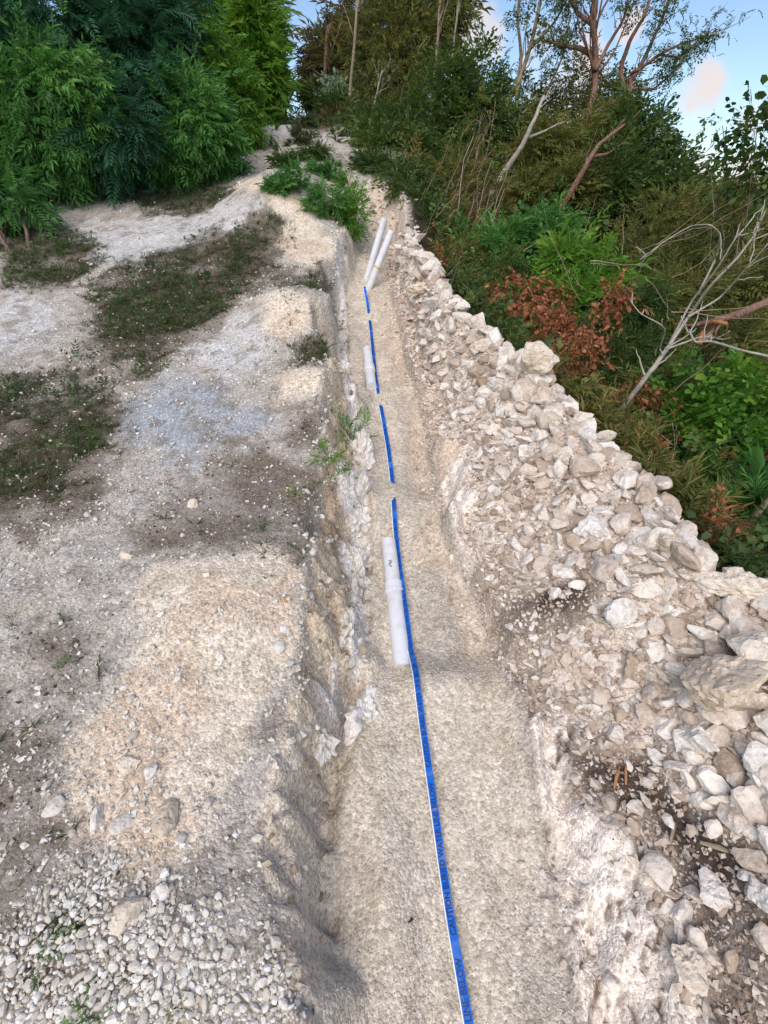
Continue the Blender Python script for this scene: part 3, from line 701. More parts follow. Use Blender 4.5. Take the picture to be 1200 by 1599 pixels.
def pipe_between(name, a, b_, rad, prof, label, group=None, parts=()):
    """prof: list of (t along, radius factor); open hollow end at t=1"""
    a, b_ = np.asarray(a), np.asarray(b_); e = empty(name, tuple(a)); tag(e, label, 'pipe', group)
    ts = np.array([p[0] for p in prof]); rf = np.array([p[1] for p in prof]) * rad
    pts = (b_ - a)[None] * ts[:, None]
    V, F = tube_mesh(pts, rf, 40, cap=False)
    Vi, Fi = tube_mesh(pts[-1] + (b_ - a)[None] * np.array([0, -.0001, -.12])[:, None], np.array([rf[-1], rf[-1] * .88, rf[-1] * .88]), 40, cap=False)
    V, F = merge([(V, F), (Vi, Fi[:, ::-1])])
    o = obj('barrel', mesh_np('barrel', V, F, None, M_pvc, smooth=True), e)
    return e
def fl_pt(px, py, dz=0.0):
    p = at(px, py, fn=lambda x, y: Fl(y) + dz); return p
# long pipe: rear length ends in a socket that takes the front length
PR_ = .037
A = fl_pt(607, 848, .03); B = fl_pt(627, 1022, .03)
A[2] = Fl(A[1]) + .030; B[2] = Fl(B[1]) + .030
mid = A + (B - A) * .50
dirv = (B - A) / np.linalg.norm(B - A)
e = empty('half_buried_pipe', tuple(mid)); tag(e, 'long white plastic pipe lying half buried in the trench, joined by a socket', 'pipe')
Vt, Ft_ = tube_mesh(np.array([A - dirv * .005 - mid, A - mid, -dirv * .055, -dirv * .05, -dirv * .012, -dirv * .008, dirv * 0.0]), np.array([PR_ * .95] * 2 + [PR_ * .96, PR_ * 1.13, PR_ * 1.13, PR_ * 1.22, PR_ * 1.22]), 40)
up_ = obj('rear_length', mesh_np('rear_length', Vt, Ft_, None, M_pvc), e)
Vt, Ft_ = tube_mesh(np.array([-dirv * .02, dirv * .1, B - mid, B - mid + dirv * .06]), PR_, 40)
obj('front_length', mesh_np('front_length', Vt, Ft_, None, M_pvc), e)
for o_ in e.children:
    o_.data.polygons.foreach_set('use_smooth', [True] * len(o_.data.polygons))
    o_.data.set_sharp_from_angle(angle=R(30))
# printed mark
side = np.cross(dirv, [0, 0, 1.]); side /= np.linalg.norm(side); nrm = np.cross(side, dirv)
mk = []
rr = np.random.default_rng(3)
for k in range(7):
    t0 = -.16 + .006 * k + rr.uniform(-.001, .001); ph = rr.uniform(-.15, .35); ln = rr.uniform(.2, .5)
    cyc = [(t0, ph), (t0 + .003, ph), (t0 + .003, ph + ln), (t0, ph + ln)]
    V = np.array([dirv * a + (PR_ * .97 + .0012) * (math.sin(q) * side + math.cos(q) * nrm) for a, q in cyc]); mk.append((V, np.array([[0, 1, 2], [0, 2, 3]])))
V, F = merge(mk); obj('printed_mark', mesh_np('printed_mark', V, F, None, M_ink), up_)
# short far pipe
A2 = fl_pt(574, 549, .05); B2 = fl_pt(579, 590, .05); A2[2] = Fl(A2[1]) + .035; B2[2] = Fl(B2[1]) + .04; m2 = (A2 + B2) / 2; d2 = (B2 - A2) / np.linalg.norm(B2 - A2)
e2 = empty('short_buried_pipe', tuple(m2)); tag(e2, 'short piece of white pipe half buried farther up the trench', 'pipe')
Vt, Ft_ = tube_mesh(np.array([A2 - m2 - d2 * .05, A2 - m2, d2 * 0, d2 * .005, d2 * .07, d2 * .075, d2 * .08, B2 - m2, B2 - m2 + d2 * .1]), np.array([.034, .034, .034, .039, .041, .041, .035, .035, .035]), 32)
o_ = obj('barrel', mesh_np('barrel', Vt, Ft_, None, M_pvc, smooth=True), e2); o_.data.set_sharp_from_angle(angle=R(30))
# two standing pipes
pb = fl_pt(573, 432); y1 = pb[1] - .22
a1 = at_y(572, 440, y1 + .12); b1 = at_y(601, 341, y1 + .12); a1 = a1 - (b1 - a1) * .25
pipe_between('standing_pipe', a1, b1, .031, [(0, 1), (.5, 1), (1, 1)], 'taller white pipe standing askew behind its twin at the trench end', 'standing white pipes at the trench end')
a2 = at_y(573, 458, y1 - .08); b2 = at_y(612, 360, y1 - .08); a2 = a2 - (b2 - a2) * .22
sp = pipe_between('standing_pipe', a2, b2, .031, [(0, 1), (.5, 1), (1, 1)], 'front one of two leaning white pipes, with yellow smudge halfway', 'standing white pipes at the trench end')
ax = (b2 - a2); q = np.array([.50, .53]); Vt, Ft_ = tube_mesh(np.array([ax * .52, ax * .545]), .0315, 32, cap=False)
obj('yellow_smudge', mesh_np('yellow_smudge', Vt, Ft_, None, M_yel, smooth=True), sp)

# ------------------------------------------------------------------ warning tape
M_tape = dusty('blue_tape_film', (.005, .12, .53), (.30, .30, .29), .50, .74, .55, 22, .6, .15)
M_twhite = simple('white_tape_edge', (.72, .76, .80), .5)
M_tink = simple('tape_navy_ink', (.004, .022, .13), .45)
TP = [((737, 1625), .012), ((722, 1540), .012), ((705, 1440), .014), ((688, 1330), .016), ((671, 1210), .018), ((656, 1100), .02), ((641, 1010), .03), ((629, 920), .04), ((620, 850), .03), ((616, 800), .012), ((615, 783), .003), ((614, 765), -.02),
      ((613, 750), .0), ((611, 735), .012), ((605, 690), .016), ((598, 650), .012), ((595, 634), .0), ((592, 623), -.02), ((591, 614), .0), ((589, 600), .012), ((584, 560), .018), ((580, 520), .012), ((578, 503), .0), ((577, 495), -.02), ((576, 488), .0), ((575, 482), .016), ((574, 474), .03), ((573, 466), .035)]
ctr = []
for (p, dz) in TP:
    q = at(*p, fn=lambda x, y: Hs(x, y) + max(dz, 0)); ctr.append([q[0], q[1], float(Hs(q[0], q[1])) + dz])
e1_ = at_y(569, 447, y1 - .20); ctr.append([e1_[0], e1_[1], e1_[2]])
ctr = np.array(ctr)
arc = np.concatenate([[0], np.cumsum(np.linalg.norm(np.diff(ctr[:, :2], axis=0), axis=1))])
# smooth in plan, clear the ground everywhere it is meant to show
sN = np.linspace(0, arc[-1], 420)
cx_ = np.interp(sN, arc, ctr[:, 0]); cy_ = np.interp(sN, arc, ctr[:, 1]); dzN = np.interp(sN, arc, ctr[:, 2] - Hs(ctr[:, 0], ctr[:, 1]))
kern = np.hanning(19); kern /= kern.sum()
def smooth1(v): return np.convolve(np.pad(v, 9, mode='edge'), kern, 'valid')
cx_, cy_ = smooth1(cx_), smooth1(cy_)
gz = np.max([Hs(cx_ + o_, cy_) for o_ in (-.022, 0, .022)], axis=0); cz_ = smooth1(gz) + dzN; cz_[-12:] = np.interp(np.arange(12), [0, 11], [cz_[-13], ctr[-1, 2]])
cz_ = np.where(dzN > .008, np.maximum(cz_, gz + .004), cz_)
CT = np.stack([cx_, cy_, cz_], 1)
TT = np.gradient(CT, axis=0); TT /= np.linalg.norm(TT, axis=1)[:, None]
SD = np.cross(TT, [0, 0, 1.]); SD /= np.linalg.norm(SD, axis=1)[:, None]; NM = np.cross(SD, TT)
s3 = np.concatenate([[0], np.cumsum(np.linalg.norm(np.diff(CT, axis=0), axis=1))])
TW = .0118
roll = .30 + .25 * np.sin(s3 * 1.3 + .4)
def tape_pt(s, v, h=0.0):
    s = np.asarray(s); c = np.stack([np.interp(s, s3, CT[:, i]) for i in range(3)], -1); sd_ = np.stack([np.interp(s, s3, SD[:, i]) for i in range(3)], -1); nm = np.stack([np.interp(s, s3, NM[:, i]) for i in range(3)], -1)
    ro = np.interp(s, s3, roll)
    a = np.cos(ro)[..., None] * sd_ + np.sin(ro)[..., None] * nm; n_ = -np.sin(ro)[..., None] * sd_ + np.cos(ro)[..., None] * nm
    return c + a * np.asarray(v)[..., None] + n_ * np.asarray(h)[..., None]
def strip(v0, v1, h0, h1, n=420):
    s = np.linspace(0, s3[-1], n); A_ = tape_pt(s, np.full(n, v0), np.full(n, h0)); B_ = tape_pt(s, np.full(n, v1), np.full(n, h1))
    V = np.stack([A_, B_], 1).reshape(-1, 3); i = np.arange(n - 1) * 2
    return V, np.concatenate([np.stack([i, i + 1, i + 3], 1), np.stack([i, i + 3, i + 2], 1)])
to = empty('warning_tape', tuple(CT[0])); tag(to, 'blue water line warning tape with navy lettering running up the trench', 'tape')
V, F = merge([strip(-TW, TW, 0, 0), strip(-TW, -TW, -.001, 0), strip(TW, TW, 0, -.001), strip(TW, -TW, -.001, -.001)])
obj('film', mesh_np('film', V - CT[0], F, None, M_tape), to)
V, F = merge([strip(-TW - .0035, -TW - .0002, .0015, .0015), strip(-TW - .004, -TW - .0035, -.004, .0015)])
obj('white_edge', mesh_np('white_edge', V - CT[0], F, None, M_twhite), to)
tcur = bpy.data.curves.new('lettering', 'FONT'); tcur.body = 'CAUTION BURIED WATER LINE BELOW'; tcur.size = 1.0; tcur.resolution_u = 2; tcur.offset = .018
tob = bpy.data.objects.new('lettering', tcur); col.objects.link(tob); bpy.context.view_layer.update()
tme = bpy.data.meshes.new_from_object(tob.evaluated_get(bpy.context.evaluated_depsgraph_get())); bpy.data.objects.remove(tob)
tv = np.array([v.co[:] for v in tme.vertices]); 
tme.calc_loop_triangles(); tf = np.array([t_.vertices[:] for t_ in tme.loop_triangles]); bpy.data.meshes.remove(tme)
tv[:, 0] -= tv[:, 0].min(); Lx = tv[:, 0].max(); tv[:, 1] -= tv[:, 1].min(); Ly = .73
PER = .42; LEN = .375
s_c = s3[np.argmin(np.abs(CT[:, 1] - at(714, 1470, fn=Hs)[1]))]
parts_ = []
s0 = s_c - PER
while s0 < s3[-1] - PER:
    s = s0 + tv[:, 0] / Lx * LEN; v = TW * .74 - tv[:, 1] / Ly * TW * 1.48
    V = tape_pt(np.clip(s, 0, s3[-1]), v, np.full(len(s), .0008))
    if s.max() > .02: parts_.append((V, tf[:, ::1] if True else tf))
    s0 += PER
V, F = merge(parts_); obj('lettering', mesh_np('lettering', V - CT[0], F, None, M_tink), to)['kind'] = 'stuff'
# ------------------------------------------------------------------ vegetation
def leaf_material(name, stops, trans=.35, rough=.55, tcol=None):
    m, t, b, out = new_mat(name); L = t.links.new
    a = N(t, 'ShaderNodeAttribute', attribute_name='rnd'); rp = ramp(t, stops); L(a.outputs['Fac'], rp.inputs[0])
    L(rp.outputs[0], b.inputs['Base Color']); b.inputs['Roughness'].default_value = rough; b.inputs['Specular IOR Level'].default_value = .3
    tr = N(t, 'ShaderNodeBsdfTranslucent'); mx = N(t, 'ShaderNodeMixShader'); mx.inputs[0].default_value = trans
    g = N(t, 'ShaderNodeMix', data_type='RGBA', blend_type='MULTIPLY'); g.inputs['Factor'].default_value = 1; g.inputs['B'].default_value = (1.25, 1.35, .7, 1)
    L(rp.outputs[0], g.inputs['A']); L(g.outputs['Result'], tr.inputs['Color'])
    L(b.outputs[0], mx.inputs[1]); L(tr.outputs[0], mx.inputs[2]); L(mx.outputs[0], out.inputs['Surface'])
    return m
LM = {
    'dark': leaf_material('dark_green_leaf', [(0, (.036, .064, .020)), (.5, (.070, .120, .030)), (.9, (.130, .180, .046)), (1, (.20, .18, .05))]) if True else leaf_material('dark_green_leaf', [(0, (0.025, 0.070, 0.025)), (.5, (0.046, 0.124, 0.037)), (1, (0.085, 0.186, 0.054))]),
    'blue': leaf_material('bluish_green_leaf', [(0, (0.019, 0.070, 0.040)), (.6, (0.034, 0.116, 0.059)), (1, (0.059, 0.163, 0.070))]),
    'mid': leaf_material('mid_green_leaf', [(0, (.042, .125, .036)), (.5, (.085, .225, .055)), (1, (.155, .33, .075))]),
    'bright': leaf_material('bright_green_leaf', [(0, (0.070, 0.171, 0.022)), (.5, (0.124, 0.264, 0.034)), (1, (0.232, 0.372, 0.046))]),
    'olive': leaf_material('olive_leaf', [(0, (.080, .088, .026)), (.5, (.145, .155, .042)), (.88, (.22, .215, .06)), (1, (.28, .19, .07))]) if True else leaf_material('olive_leaf', [(0, (0.062, 0.078, 0.025)), (.5, (0.109, 0.132, 0.034)), (.85, (0.171, 0.186, 0.046)), (1, (0.232, 0.155, 0.046))]),
    'brown': leaf_material('brownish_needle', [(0, (0.062, 0.053, 0.025)), (.5, (0.109, 0.090, 0.037)), (1, (0.178, 0.147, 0.053))]),
    'dry': leaf_material('dead_red_leaf', [(0, (.13, .045, .022)), (.5, (.30, .11, .05)), (1, (.46, .20, .10))], .2, .7) if True else leaf_material('dead_red_leaf', [(0, (0.116, 0.043, 0.022)), (.5, (0.264, 0.096, 0.043)), (1, (0.419, 0.178, 0.081))], .2, .7),
    'pale': leaf_material('pale_grey_leaf', [(0, (0.202, 0.295, 0.217)), (1, (0.388, 0.512, 0.403))]),
    'weed': leaf_material('bank_weed_leaf', [(0, (.13, .085, .05)), (.35, (.06, .08, .035)), (1, (.085, .17, .05))]),
    'lime': leaf_material('glossy_lime_leaf', [(0, (0.046, 0.132, 0.022)), (.6, (0.101, 0.232, 0.031)), (1, (0.248, 0.403, 0.046))], .4, .35),
    'grass': leaf_material('low_grass', [(0, (.13, .098, .064)), (.4, (.08, .09, .045)), (1, (.09, .16, .05))], .3, .7) if True else leaf_material('low_grass', [(0, (0.093, 0.078, 0.043)), (.4, (0.085, 0.116, 0.043)), (1, (0.116, 0.194, 0.056))], .3, .7),
}
def bark_material(name, c0, c1, sc=26):
    m, t, b, out = new_mat(name); L = t.links.new
    geo = N(t, 'ShaderNodeNewGeometry'); n1 = N(t, 'ShaderNodeTexNoise', {'Scale': sc, 'Detail': 6.0, 'Roughness': .7}); L(geo.outputs['Position'], n1.inputs['Vector'])
    g = ramp(t, [(.35, c0), (.65, c1)]); L(n1.outputs['Fac'], g.inputs[0]); L(g.outputs[0], b.inputs['Base Color']); b.inputs['Roughness'].default_value = .85
    bp = N(t, 'ShaderNodeBump', {'Strength': .6, 'Distance': .01}); L(n1.outputs['Fac'], bp.inputs['Height']); L(bp.outputs[0], b.inputs['Normal'])
    return m
BM = {'red': bark_material('red_peeling_bark', (.09, .045, .032), (.27, .15, .105), 40), 'grey': bark_material('pale_grey_bark', (.24, .21, .17), (.42, .38, .32)),
      'brown': bark_material('brown_bark', (.075, .050, .034), (.17, .12, .085)), 'orange': bark_material('orange_torn_wood', (.26, .10, .04), (.45, .22, .10)),
      'tan': bark_material('tan_dry_stem', (.20, .15, .10), (.34, .27, .19))}

# --- twig templates, unit length along +X, leaves spread in Y, Z up.  each: V, F
def leaf5(base, d, up, ln, wd, fold=.25, droop=.2):
    d = d / np.linalg.norm(d); s = np.cross(d, up); s /= np.linalg.norm(s) + 1e-9; n = np.cross(s, d)
    m = base + d * ln * .42
    V = np.array([base, m + s * wd * .55 + n * fold * wd, base + d * ln - n * droop * ln, m - s * wd * .55 + n * fold * wd])
    return V, np.array([[0, 2, 1], [0, 3, 2]])
def leafb(base, d, up, ln, wd, droop=.15):
    d = d / np.linalg.norm(d); s = np.cross(d, up); s /= np.linalg.norm(s) + 1e-9; n = np.cross(s, d)
    pr = [(0.0, .03), (.34, .44), (.74, .46), (1.0, .02)]
    V = []; 
    for (t, w_) in pr: V += [base + d * ln * t + s * wd * w_ + n * (.12 * wd * w_ * 2 - droop * ln * t * t), base + d * ln * t - s * wd * w_ + n * (.12 * wd * w_ * 2 - droop * ln * t * t)]
    F = []
    for i in range(3): a = 2 * i; F += [[a, a + 1, a + 3], [a, a + 3, a + 2]]
    F = [F[0], F[2], F[3], F[4]]
    return np.array(V), np.array(F)
def twig(kind, seed):
    r = np.random.default_rng(seed); out = []
    Z_ = np.array([0, 0, 1.])
    if kind == 'lance':
        for k in range(9):
            t = .12 + .88 * k / 8; sg = 1 if k % 2 else -1; an = R(r.uniform(35, 62)) * (1 - .75 * (k == 8)); b_ = np.array([t, 0, -.22 * t * t])
            out.append(leaf5(b_, np.array([math.cos(an), sg * math.sin(an), r.uniform(-.35, .15)]), Z_ + r.normal(0, .25, 3), r.uniform(.36, .52), r.uniform(.085, .12), droop=r.uniform(.1, .35)))
    elif kind == 'pinnate':
        for k in range(9):
            t = .08 + .9 * k / 8
            for sg in (-1, 1):
                an = R(66 - 30 * t); b_ = np.array([t, 0, -.3 * t * t]); ln = .34 * (1 - .55 * abs(t - .4)); out.append(leaf5(b_, np.array([math.cos(an), sg * math.sin(an), r.uniform(-.25, .05)]), Z_, ln, .07, .1, .2))
    elif kind == 'broad':
        for k in range(6):
            t = .2 + .8 * k / 5; sg = 1 if k % 2 else -1; an = R(r.uniform(30, 70)) * (1 - .8 * (k == 5)); b_ = np.array([t, 0, -.1 * t])
            out.append(leafb(b_, np.array([math.cos(an), sg * math.sin(an), r.uniform(-.3, .3)]), Z_ + r.normal(0, .35, 3), r.uniform(.34, .5), r.uniform(.17, .24), r.uniform(.05, .3)))
    elif kind == 'fine':
        for k in range(16):
            t = r.uniform(0, .8); dv = np.array([r.uniform(.4, 1), r.normal(0, .45), r.normal(-.15, .4)]); dv /= np.linalg.norm(dv)
            b_ = np.array([t, 0, -.15 * t]); s = np.cross(dv, r.normal(size=3)); s /= np.linalg.norm(s); ln = r.uniform(.3, .6)
            out.append((np.array([b_ + s * .012, b_ - s * .012, b_ + dv * ln * .6 - s * .02, b_ + dv * ln - Z_ * .05]), np.array([[0, 1, 2], [0, 2, 3]])))
    elif kind == 'grassy':
        for k in range(11):
            dv = np.array([r.uniform(.3, 1), r.normal(0, .5), r.uniform(-.2, .6)]); dv /= np.linalg.norm(dv); ln = r.uniform(.5, 1)
            out.append(leaf5(np.zeros(3), dv, Z_, ln, .045, .1, .45))
    elif kind == 'tuft':
        for k in range(10):
            az = r.uniform(0, 6.28); el = r.uniform(.15, 1.1); dv = np.array([math.cos(az) * math.cos(el), math.sin(az) * math.cos(el), math.sin(el)]); s = np.cross(dv, Z_); s /= np.linalg.norm(s) + 1e-9; ln = r.uniform(.35, 1); b_ = np.array([math.cos(az), math.sin(az), 0]) * r.uniform(0, .25)
            out.append((np.array([b_ - s * .035, b_ + s * .035, b_ + dv * ln]), np.array([[0, 1, 2]])))
    elif kind == 'drooping':
        for k in range(7):
            t = .2 + .8 * k / 6; b_ = np.array([t, 0, -.1 * t]); dv = np.array([r.uniform(-.3, .5), r.normal(0, .5), -1.0])
            V, F = leafb(b_, dv, r.normal(size=3), r.uniform(.28, .45), r.uniform(.12, .2), r.uniform(-.5, .6)); out.append((V, F))
    # a thin rachis
    if kind not in ('fine', 'grassy', 'tuft'):
        V = np.array([[0, .008, 0], [0, -.008, 0], [.5, 0, -.05], [1, 0, -.16]]); out.append((V, np.array([[0, 1, 2], [0, 2, 3]])))
    return merge(out)
TW_ = {k: [twig(k, 900 + i * 13 + hash_i) for i in range(4)] for hash_i, k in enumerate(('lance', 'pinnate', 'broad', 'fine', 'grassy', 'drooping', 'tuft'))}

def frames(D, r, rollsd=.5):
    """rotation matrices whose X column is D, Z column roughly up"""
    D = D / (np.linalg.norm(D, axis=1)[:, None] + 1e-9); up = np.tile([0, 0, 1.], (len(D), 1)) + r.normal(0, rollsd, (len(D), 3))
    Yv = np.cross(up, D); Yv /= np.linalg.norm(Yv, axis=1)[:, None] + 1e-9; Zv = np.cross(D, Yv)
    return np.stack([D, Yv, Zv], -1)
def sprig_mesh(name, kinds, P, D, S, mat, r, rv=None, rollsd=.5):
    M = frames(D, r, rollsd) * S[:, None, None]; rv = r.random(len(P)) if rv is None else rv
    shapes = [s for k in kinds for s in TW_[k]]; which = r.integers(0, len(shapes), len(P)); Vs, Fs, Rn, off = [], [], [], 0
    for k, (V, F) in enumerate(shapes):
        s = np.where(which == k)[0]
        if not len(s): continue
        Wd = np.einsum('nij,vj->nvi', M[s], V) + P[s][:, None]
        Vs.append(Wd.reshape(-1, 3)); Fs.append((F[None] + (np.arange(len(s)) * len(V))[:, None, None]).reshape(-1, 3) + off)
        Rn.append(np.repeat(rv[s], len(V)) + np.tile(r.normal(0, .06, len(V)), len(s))); off += len(s) * len(V)
    return mesh_np(name, np.concatenate(Vs), np.concatenate(Fs), {'rnd': np.clip(np.concatenate(Rn), 0, 1)}, mat)
def blob(px, py, rx, ry, Yd, rd=None):
    c = at_y(px, py, Yd); k = depth(c) / FPX; return (c, np.array([rx * k, (rd if rd else .8 * (rx + ry) / 2) * k, ry * k]))
NT = [0]
def crown_points(blobs, n, r, clusters=26, spread=.26, shell=.55, droop=.0, lean=0.0):
    blobs = [(c, rad * .80) for c, rad in blobs]
    vol = np.array([b[1].prod() ** (2 / 3) for b in blobs]); cnt = np.maximum((n * vol / vol.sum()).astype(int), 8); PP, DD, CC = [], [], []
    for (c, rad), m in zip(blobs, cnt):
        k = max(6, int(clusters * (m / n) * len(blobs) ** .5)); d = r.normal(size=(k, 3)); d /= np.linalg.norm(d, axis=1)[:, None]
        d[:, 1] -= .25; q = d * (shell + (1 - shell) * r.random((k, 1)) ** .6) * np.array([1, 1, 1]); cl = r.integers(0, k, m)
        loc = q[cl] + r.normal(0, spread, (m, 3)) * (.6 + .8 * r.random((k, 1)))[cl]
        PP.append(c + loc * rad); dv = loc * .8 + (loc - q[cl]) * 1.5 + r.normal(0, .35, (m, 3)); dv[:, 2] -= droop; dv[:, 0] += lean; DD.append(dv)
        CC.append((r.random(k) * .55)[cl] + .45 * r.random(m))
    return np.concatenate(PP), np.concatenate(DD), np.concatenate(CC)
def noisy_line(a, b_, r, n=8, amp=.06):
    a, b_ = np.asarray(a, float), np.asarray(b_, float); t = np.linspace(0, 1, n)[:, None]; L_ = np.linalg.norm(b_ - a)
    w_ = np.cumsum(r.normal(0, 1, (n, 3)), axis=0); w_ -= t * w_[-1]; return a + (b_ - a) * t + w_ * amp * L_ / n ** .5
def plant(name, label, cat, group, base, blobs, kinds, n, size, mat, seed, stems=5, stem_r=.018, bark='brown', clusters=26, spread=.26, shell=.55, droop=.15, lean=0., rollsd=.5, trunk_pts=None):
    r = np.random.default_rng(seed); base = np.asarray(base, float); base[2] = float(Hs(base[0], base[1])) - .03 if trunk_pts is None else base[2]
    e = empty(name, tuple(base)); tag(e, label, cat, group)
    P, D, C_ = crown_points(blobs, n, r, clusters, spread, shell, droop, lean)
    zg = Hs(P[:, 0], P[:, 1]); P[:, 2] = np.maximum(P[:, 2], zg + .02)
    S = size * np.exp(r.normal(0, .25, len(P)))
    obj('crown', sprig_mesh('crown', kinds, P - base, D, S, LM[mat], r, C_, rollsd), e)
    tb = []
    if trunk_pts is not None: 
        for pts, r0, r1 in trunk_pts:
            pts = np.asarray(pts); tb.append(tube_mesh(pts - base, np.linspace(r0, r1, len(pts)), 9))
    cs = r.choice(len(P), size=stems * 3, replace=False)
    for i in range(stems):
        c, rad = blobs[i % len(blobs)]; tgt = c + r.normal(0, .35, 3) * rad; a = base + np.array([r.normal(0, .05), r.normal(0, .05), 0])
        ln = noisy_line(a, tgt, r, 9, .10); sr = stem_r * r.uniform(.6, 1.2); tb.append(tube_mesh(ln - base, np.linspace(sr, sr * .35, 9), 7))
        for j in range(3):
            s_ = ln[r.integers(4, 8)]; t_ = P[cs[i * 3 + j]]; 
            if np.linalg.norm(t_ - s_) < max(rad) * 1.6: tb.append(tube_mesh(noisy_line(s_, t_, r, 6, .12) - base, np.linspace(sr * .5, sr * .15, 6), 5))
    V, F = merge(tb); obj('trunk', mesh_np('trunk', V, F, None, BM[bark], smooth=True), e)
    NT[0] += 1
    return e
LGp, CGp, RGp = 'bushes along the uphill track', 'trees at the head of the trench', 'trees and bushes on the downhill side'
B = blob
def gb(px, py, Yd): return at_y(px, py, Yd)
# --- uphill side
plant('feathery_shrub', 'tall dark bluish feathery shrub mass towering over the rounded bush in the corner', 'shrub', LGp, gb(110, 330, 6.6), [B(70, 40, 150, 90, 6.6), B(210, 110, 90, 100, 6.8), B(-60, 120, 90, 100, 6.4), B(190, 215, 60, 55, 6.0), B(230, 10, 80, 70, 7.2)], ['pinnate'], 3900, .22, 'blue', 1, stems=7, stem_r=.03, clusters=70, droop=.5, rollsd=.4)
plant('rounded_bush', 'dense rounded bush of drooping narrow leaves beside the track corner', 'shrub', LGp, gb(80, 320, 5.9), [B(85, 180, 100, 80, 6.0), B(0, 172, 70, 72, 6.1), B(150, 228, 44, 42, 6.0), B(70, 245, 70, 32, 5.9)], ['lance'], 6500, .13, 'mid', 2, stems=6, clusters=60, droop=.55, lean=.2)
plant('low_bush', 'small low bush cut by the frame edge under the rounded bush', 'shrub', LGp, gb(10, 370, 4.7), [B(0, 315, 55, 32, 5.2), B(-60, 270, 60, 60, 5.2)], ['lance', 'pinnate'], 700, .15, 'mid', 3, stems=4, droop=.3)
plant('leafy_bush', 'leafy dark green bush standing right behind the pale gravel track', 'shrub', LGp, gb(290, 285, 6.6), [B(295, 208, 66, 66, 6.5), B(252, 242, 50, 34, 6.4), B(340, 236, 34, 30, 6.6)], ['lance'], 4400, .12, 'mid', 4, stems=6, clusters=45, droop=.35)
plant('leafy_bush', 'fresh green bush behind the leafy dark bush, nearer the tall feathery shrub', 'shrub', LGp, gb(320, 280, 7.2), [B(325, 135, 70, 58, 7.6), B(255, 115, 62, 62, 7.8), B(375, 180, 34, 44, 7.6)], ['lance'], 4200, .145, 'bright', 5, stems=6, clusters=45, droop=.25)
plant('column_shrub', 'tall yellowish green column of narrow leaves at the top of the track', 'shrub', LGp, gb(425, 250, 8.4), [B(405, 70, 26, 70, 8.8), B(420, 130, 22, 60, 8.8), B(412, 195, 24, 36, 8.6), B(375, 90, 28, 55, 9.0), B(360, 40, 28, 40, 9.2)], ['lance', 'grassy'], 2600, .20, 'bright', 6, stems=6, clusters=60, droop=-.3)
plant('dry_tree', 'bare greyish trunks with thin brown foliage behind the uphill bushes', 'tree', LGp, gb(300, 220, 10.5), [B(305, 20, 50, 45, 10.3), B(310, -50, 70, 50, 10.6), B(270, 60, 40, 40, 10.2)], ['fine'], 1100, .45, 'brown', 7, stems=11, stem_r=.055, bark='tan', droop=.3)
plant('bamboo_clump', 'dark feathery crown rising behind the yellowish green column', 'shrub', LGp, gb(350, 240, 9.6), [B(365, 0, 34, 50, 9.4), B(290, 130, 70, 60, 9)], ['pinnate', 'lance'], 900, .28, 'dark', 8, stems=5, stem_r=.03)
for k, (px_, py_, Yd, lab) in enumerate(((-190, 180, 6, 'dark shrub just outside the corner past the rounded bush'), (-120, 60, 8, 'dark shrub behind the corner beyond the feathery mass'))):
    plant('feathery_shrub', lab, 'shrub', LGp, gb(px_, 330, Yd), [B(px_, py_, 120, 120, Yd), B(px_ - 120, py_ + 30, 120, 110, Yd)], ['pinnate', 'lance'], 1100, .26, 'blue', 20 + k, stems=5)

# --- head of the trench
plant('needle_tree', 'brownish fine needled tree seen against the sky above the track', 'tree', CGp, gb(520, 240, 13), [B(522, 95, 32, 40, 13), B(492, 130, 16, 26, 13), B(555, 130, 40, 46, 12.6), B(560, 45, 28, 34, 13)], ['fine', 'lance'], 2900, .24, 'brown', 31, stems=8, stem_r=.06, clusters=70, droop=.1, bark='brown')
plant('dark_tree', 'tall dark tree with pale slim trunks in the middle of the skyline', 'tree', CGp, gb(600, 300, 11), [B(600, 90, 60, 80, 11.4), B(640, 150, 55, 70, 11), B(570, 190, 50, 45, 10.6), B(650, 60, 40, 60, 11.4), B(615, 225, 60, 45, 10.3)], ['lance', 'fine'], 4200, .20, 'olive', 32, stems=10, stem_r=.05, clusters=80, bark='tan')
plant('pole_tree', 'slender tree of straight bare poles rising above the skyline centre', 'tree', CGp, gb(665, 260, 11.6), [B(690, 15, 35, 50, 11.8), B(650, -10, 60, 35, 12)], ['fine', 'lance'], 700, .3, 'olive', 33, stems=8, stem_r=.035, bark='tan', droop=.1)
plant('pale_sapling', 'small pale grey leaved sapling among dark trunks above the track', 'tree', CGp, gb(525, 225, 10.8), [B(524, 165, 20, 22, 10.6), B(512, 158, 10, 10, 10.6)], ['broad'], 170, .17, 'pale', 34, stems=4, stem_r=.02, bark='grey', clusters=12)
plant('green_bush', 'bright yellow green bush directly behind the standing pipes', 'shrub', CGp, at(552, 376), [B(552, 338, 26, 28, at(552, 376)[1]), B(545, 300, 16, 22, at(552, 376)[1] + .2), B(528, 348, 20, 18, at(552, 376)[1])], ['lance'], 650, .065, 'bright', 35, stems=6, stem_r=.008, droop=-.3)
plant('green_bush', 'bright green bush between the pale mound and the track', 'shrub', CGp, at(508, 338), [B(512, 312, 26, 20, at(508, 338)[1]), B(492, 320, 16, 12, at(508, 338)[1])], ['lance'], 420, .062, 'mid', 36, stems=5, stem_r=.008, droop=-.3)
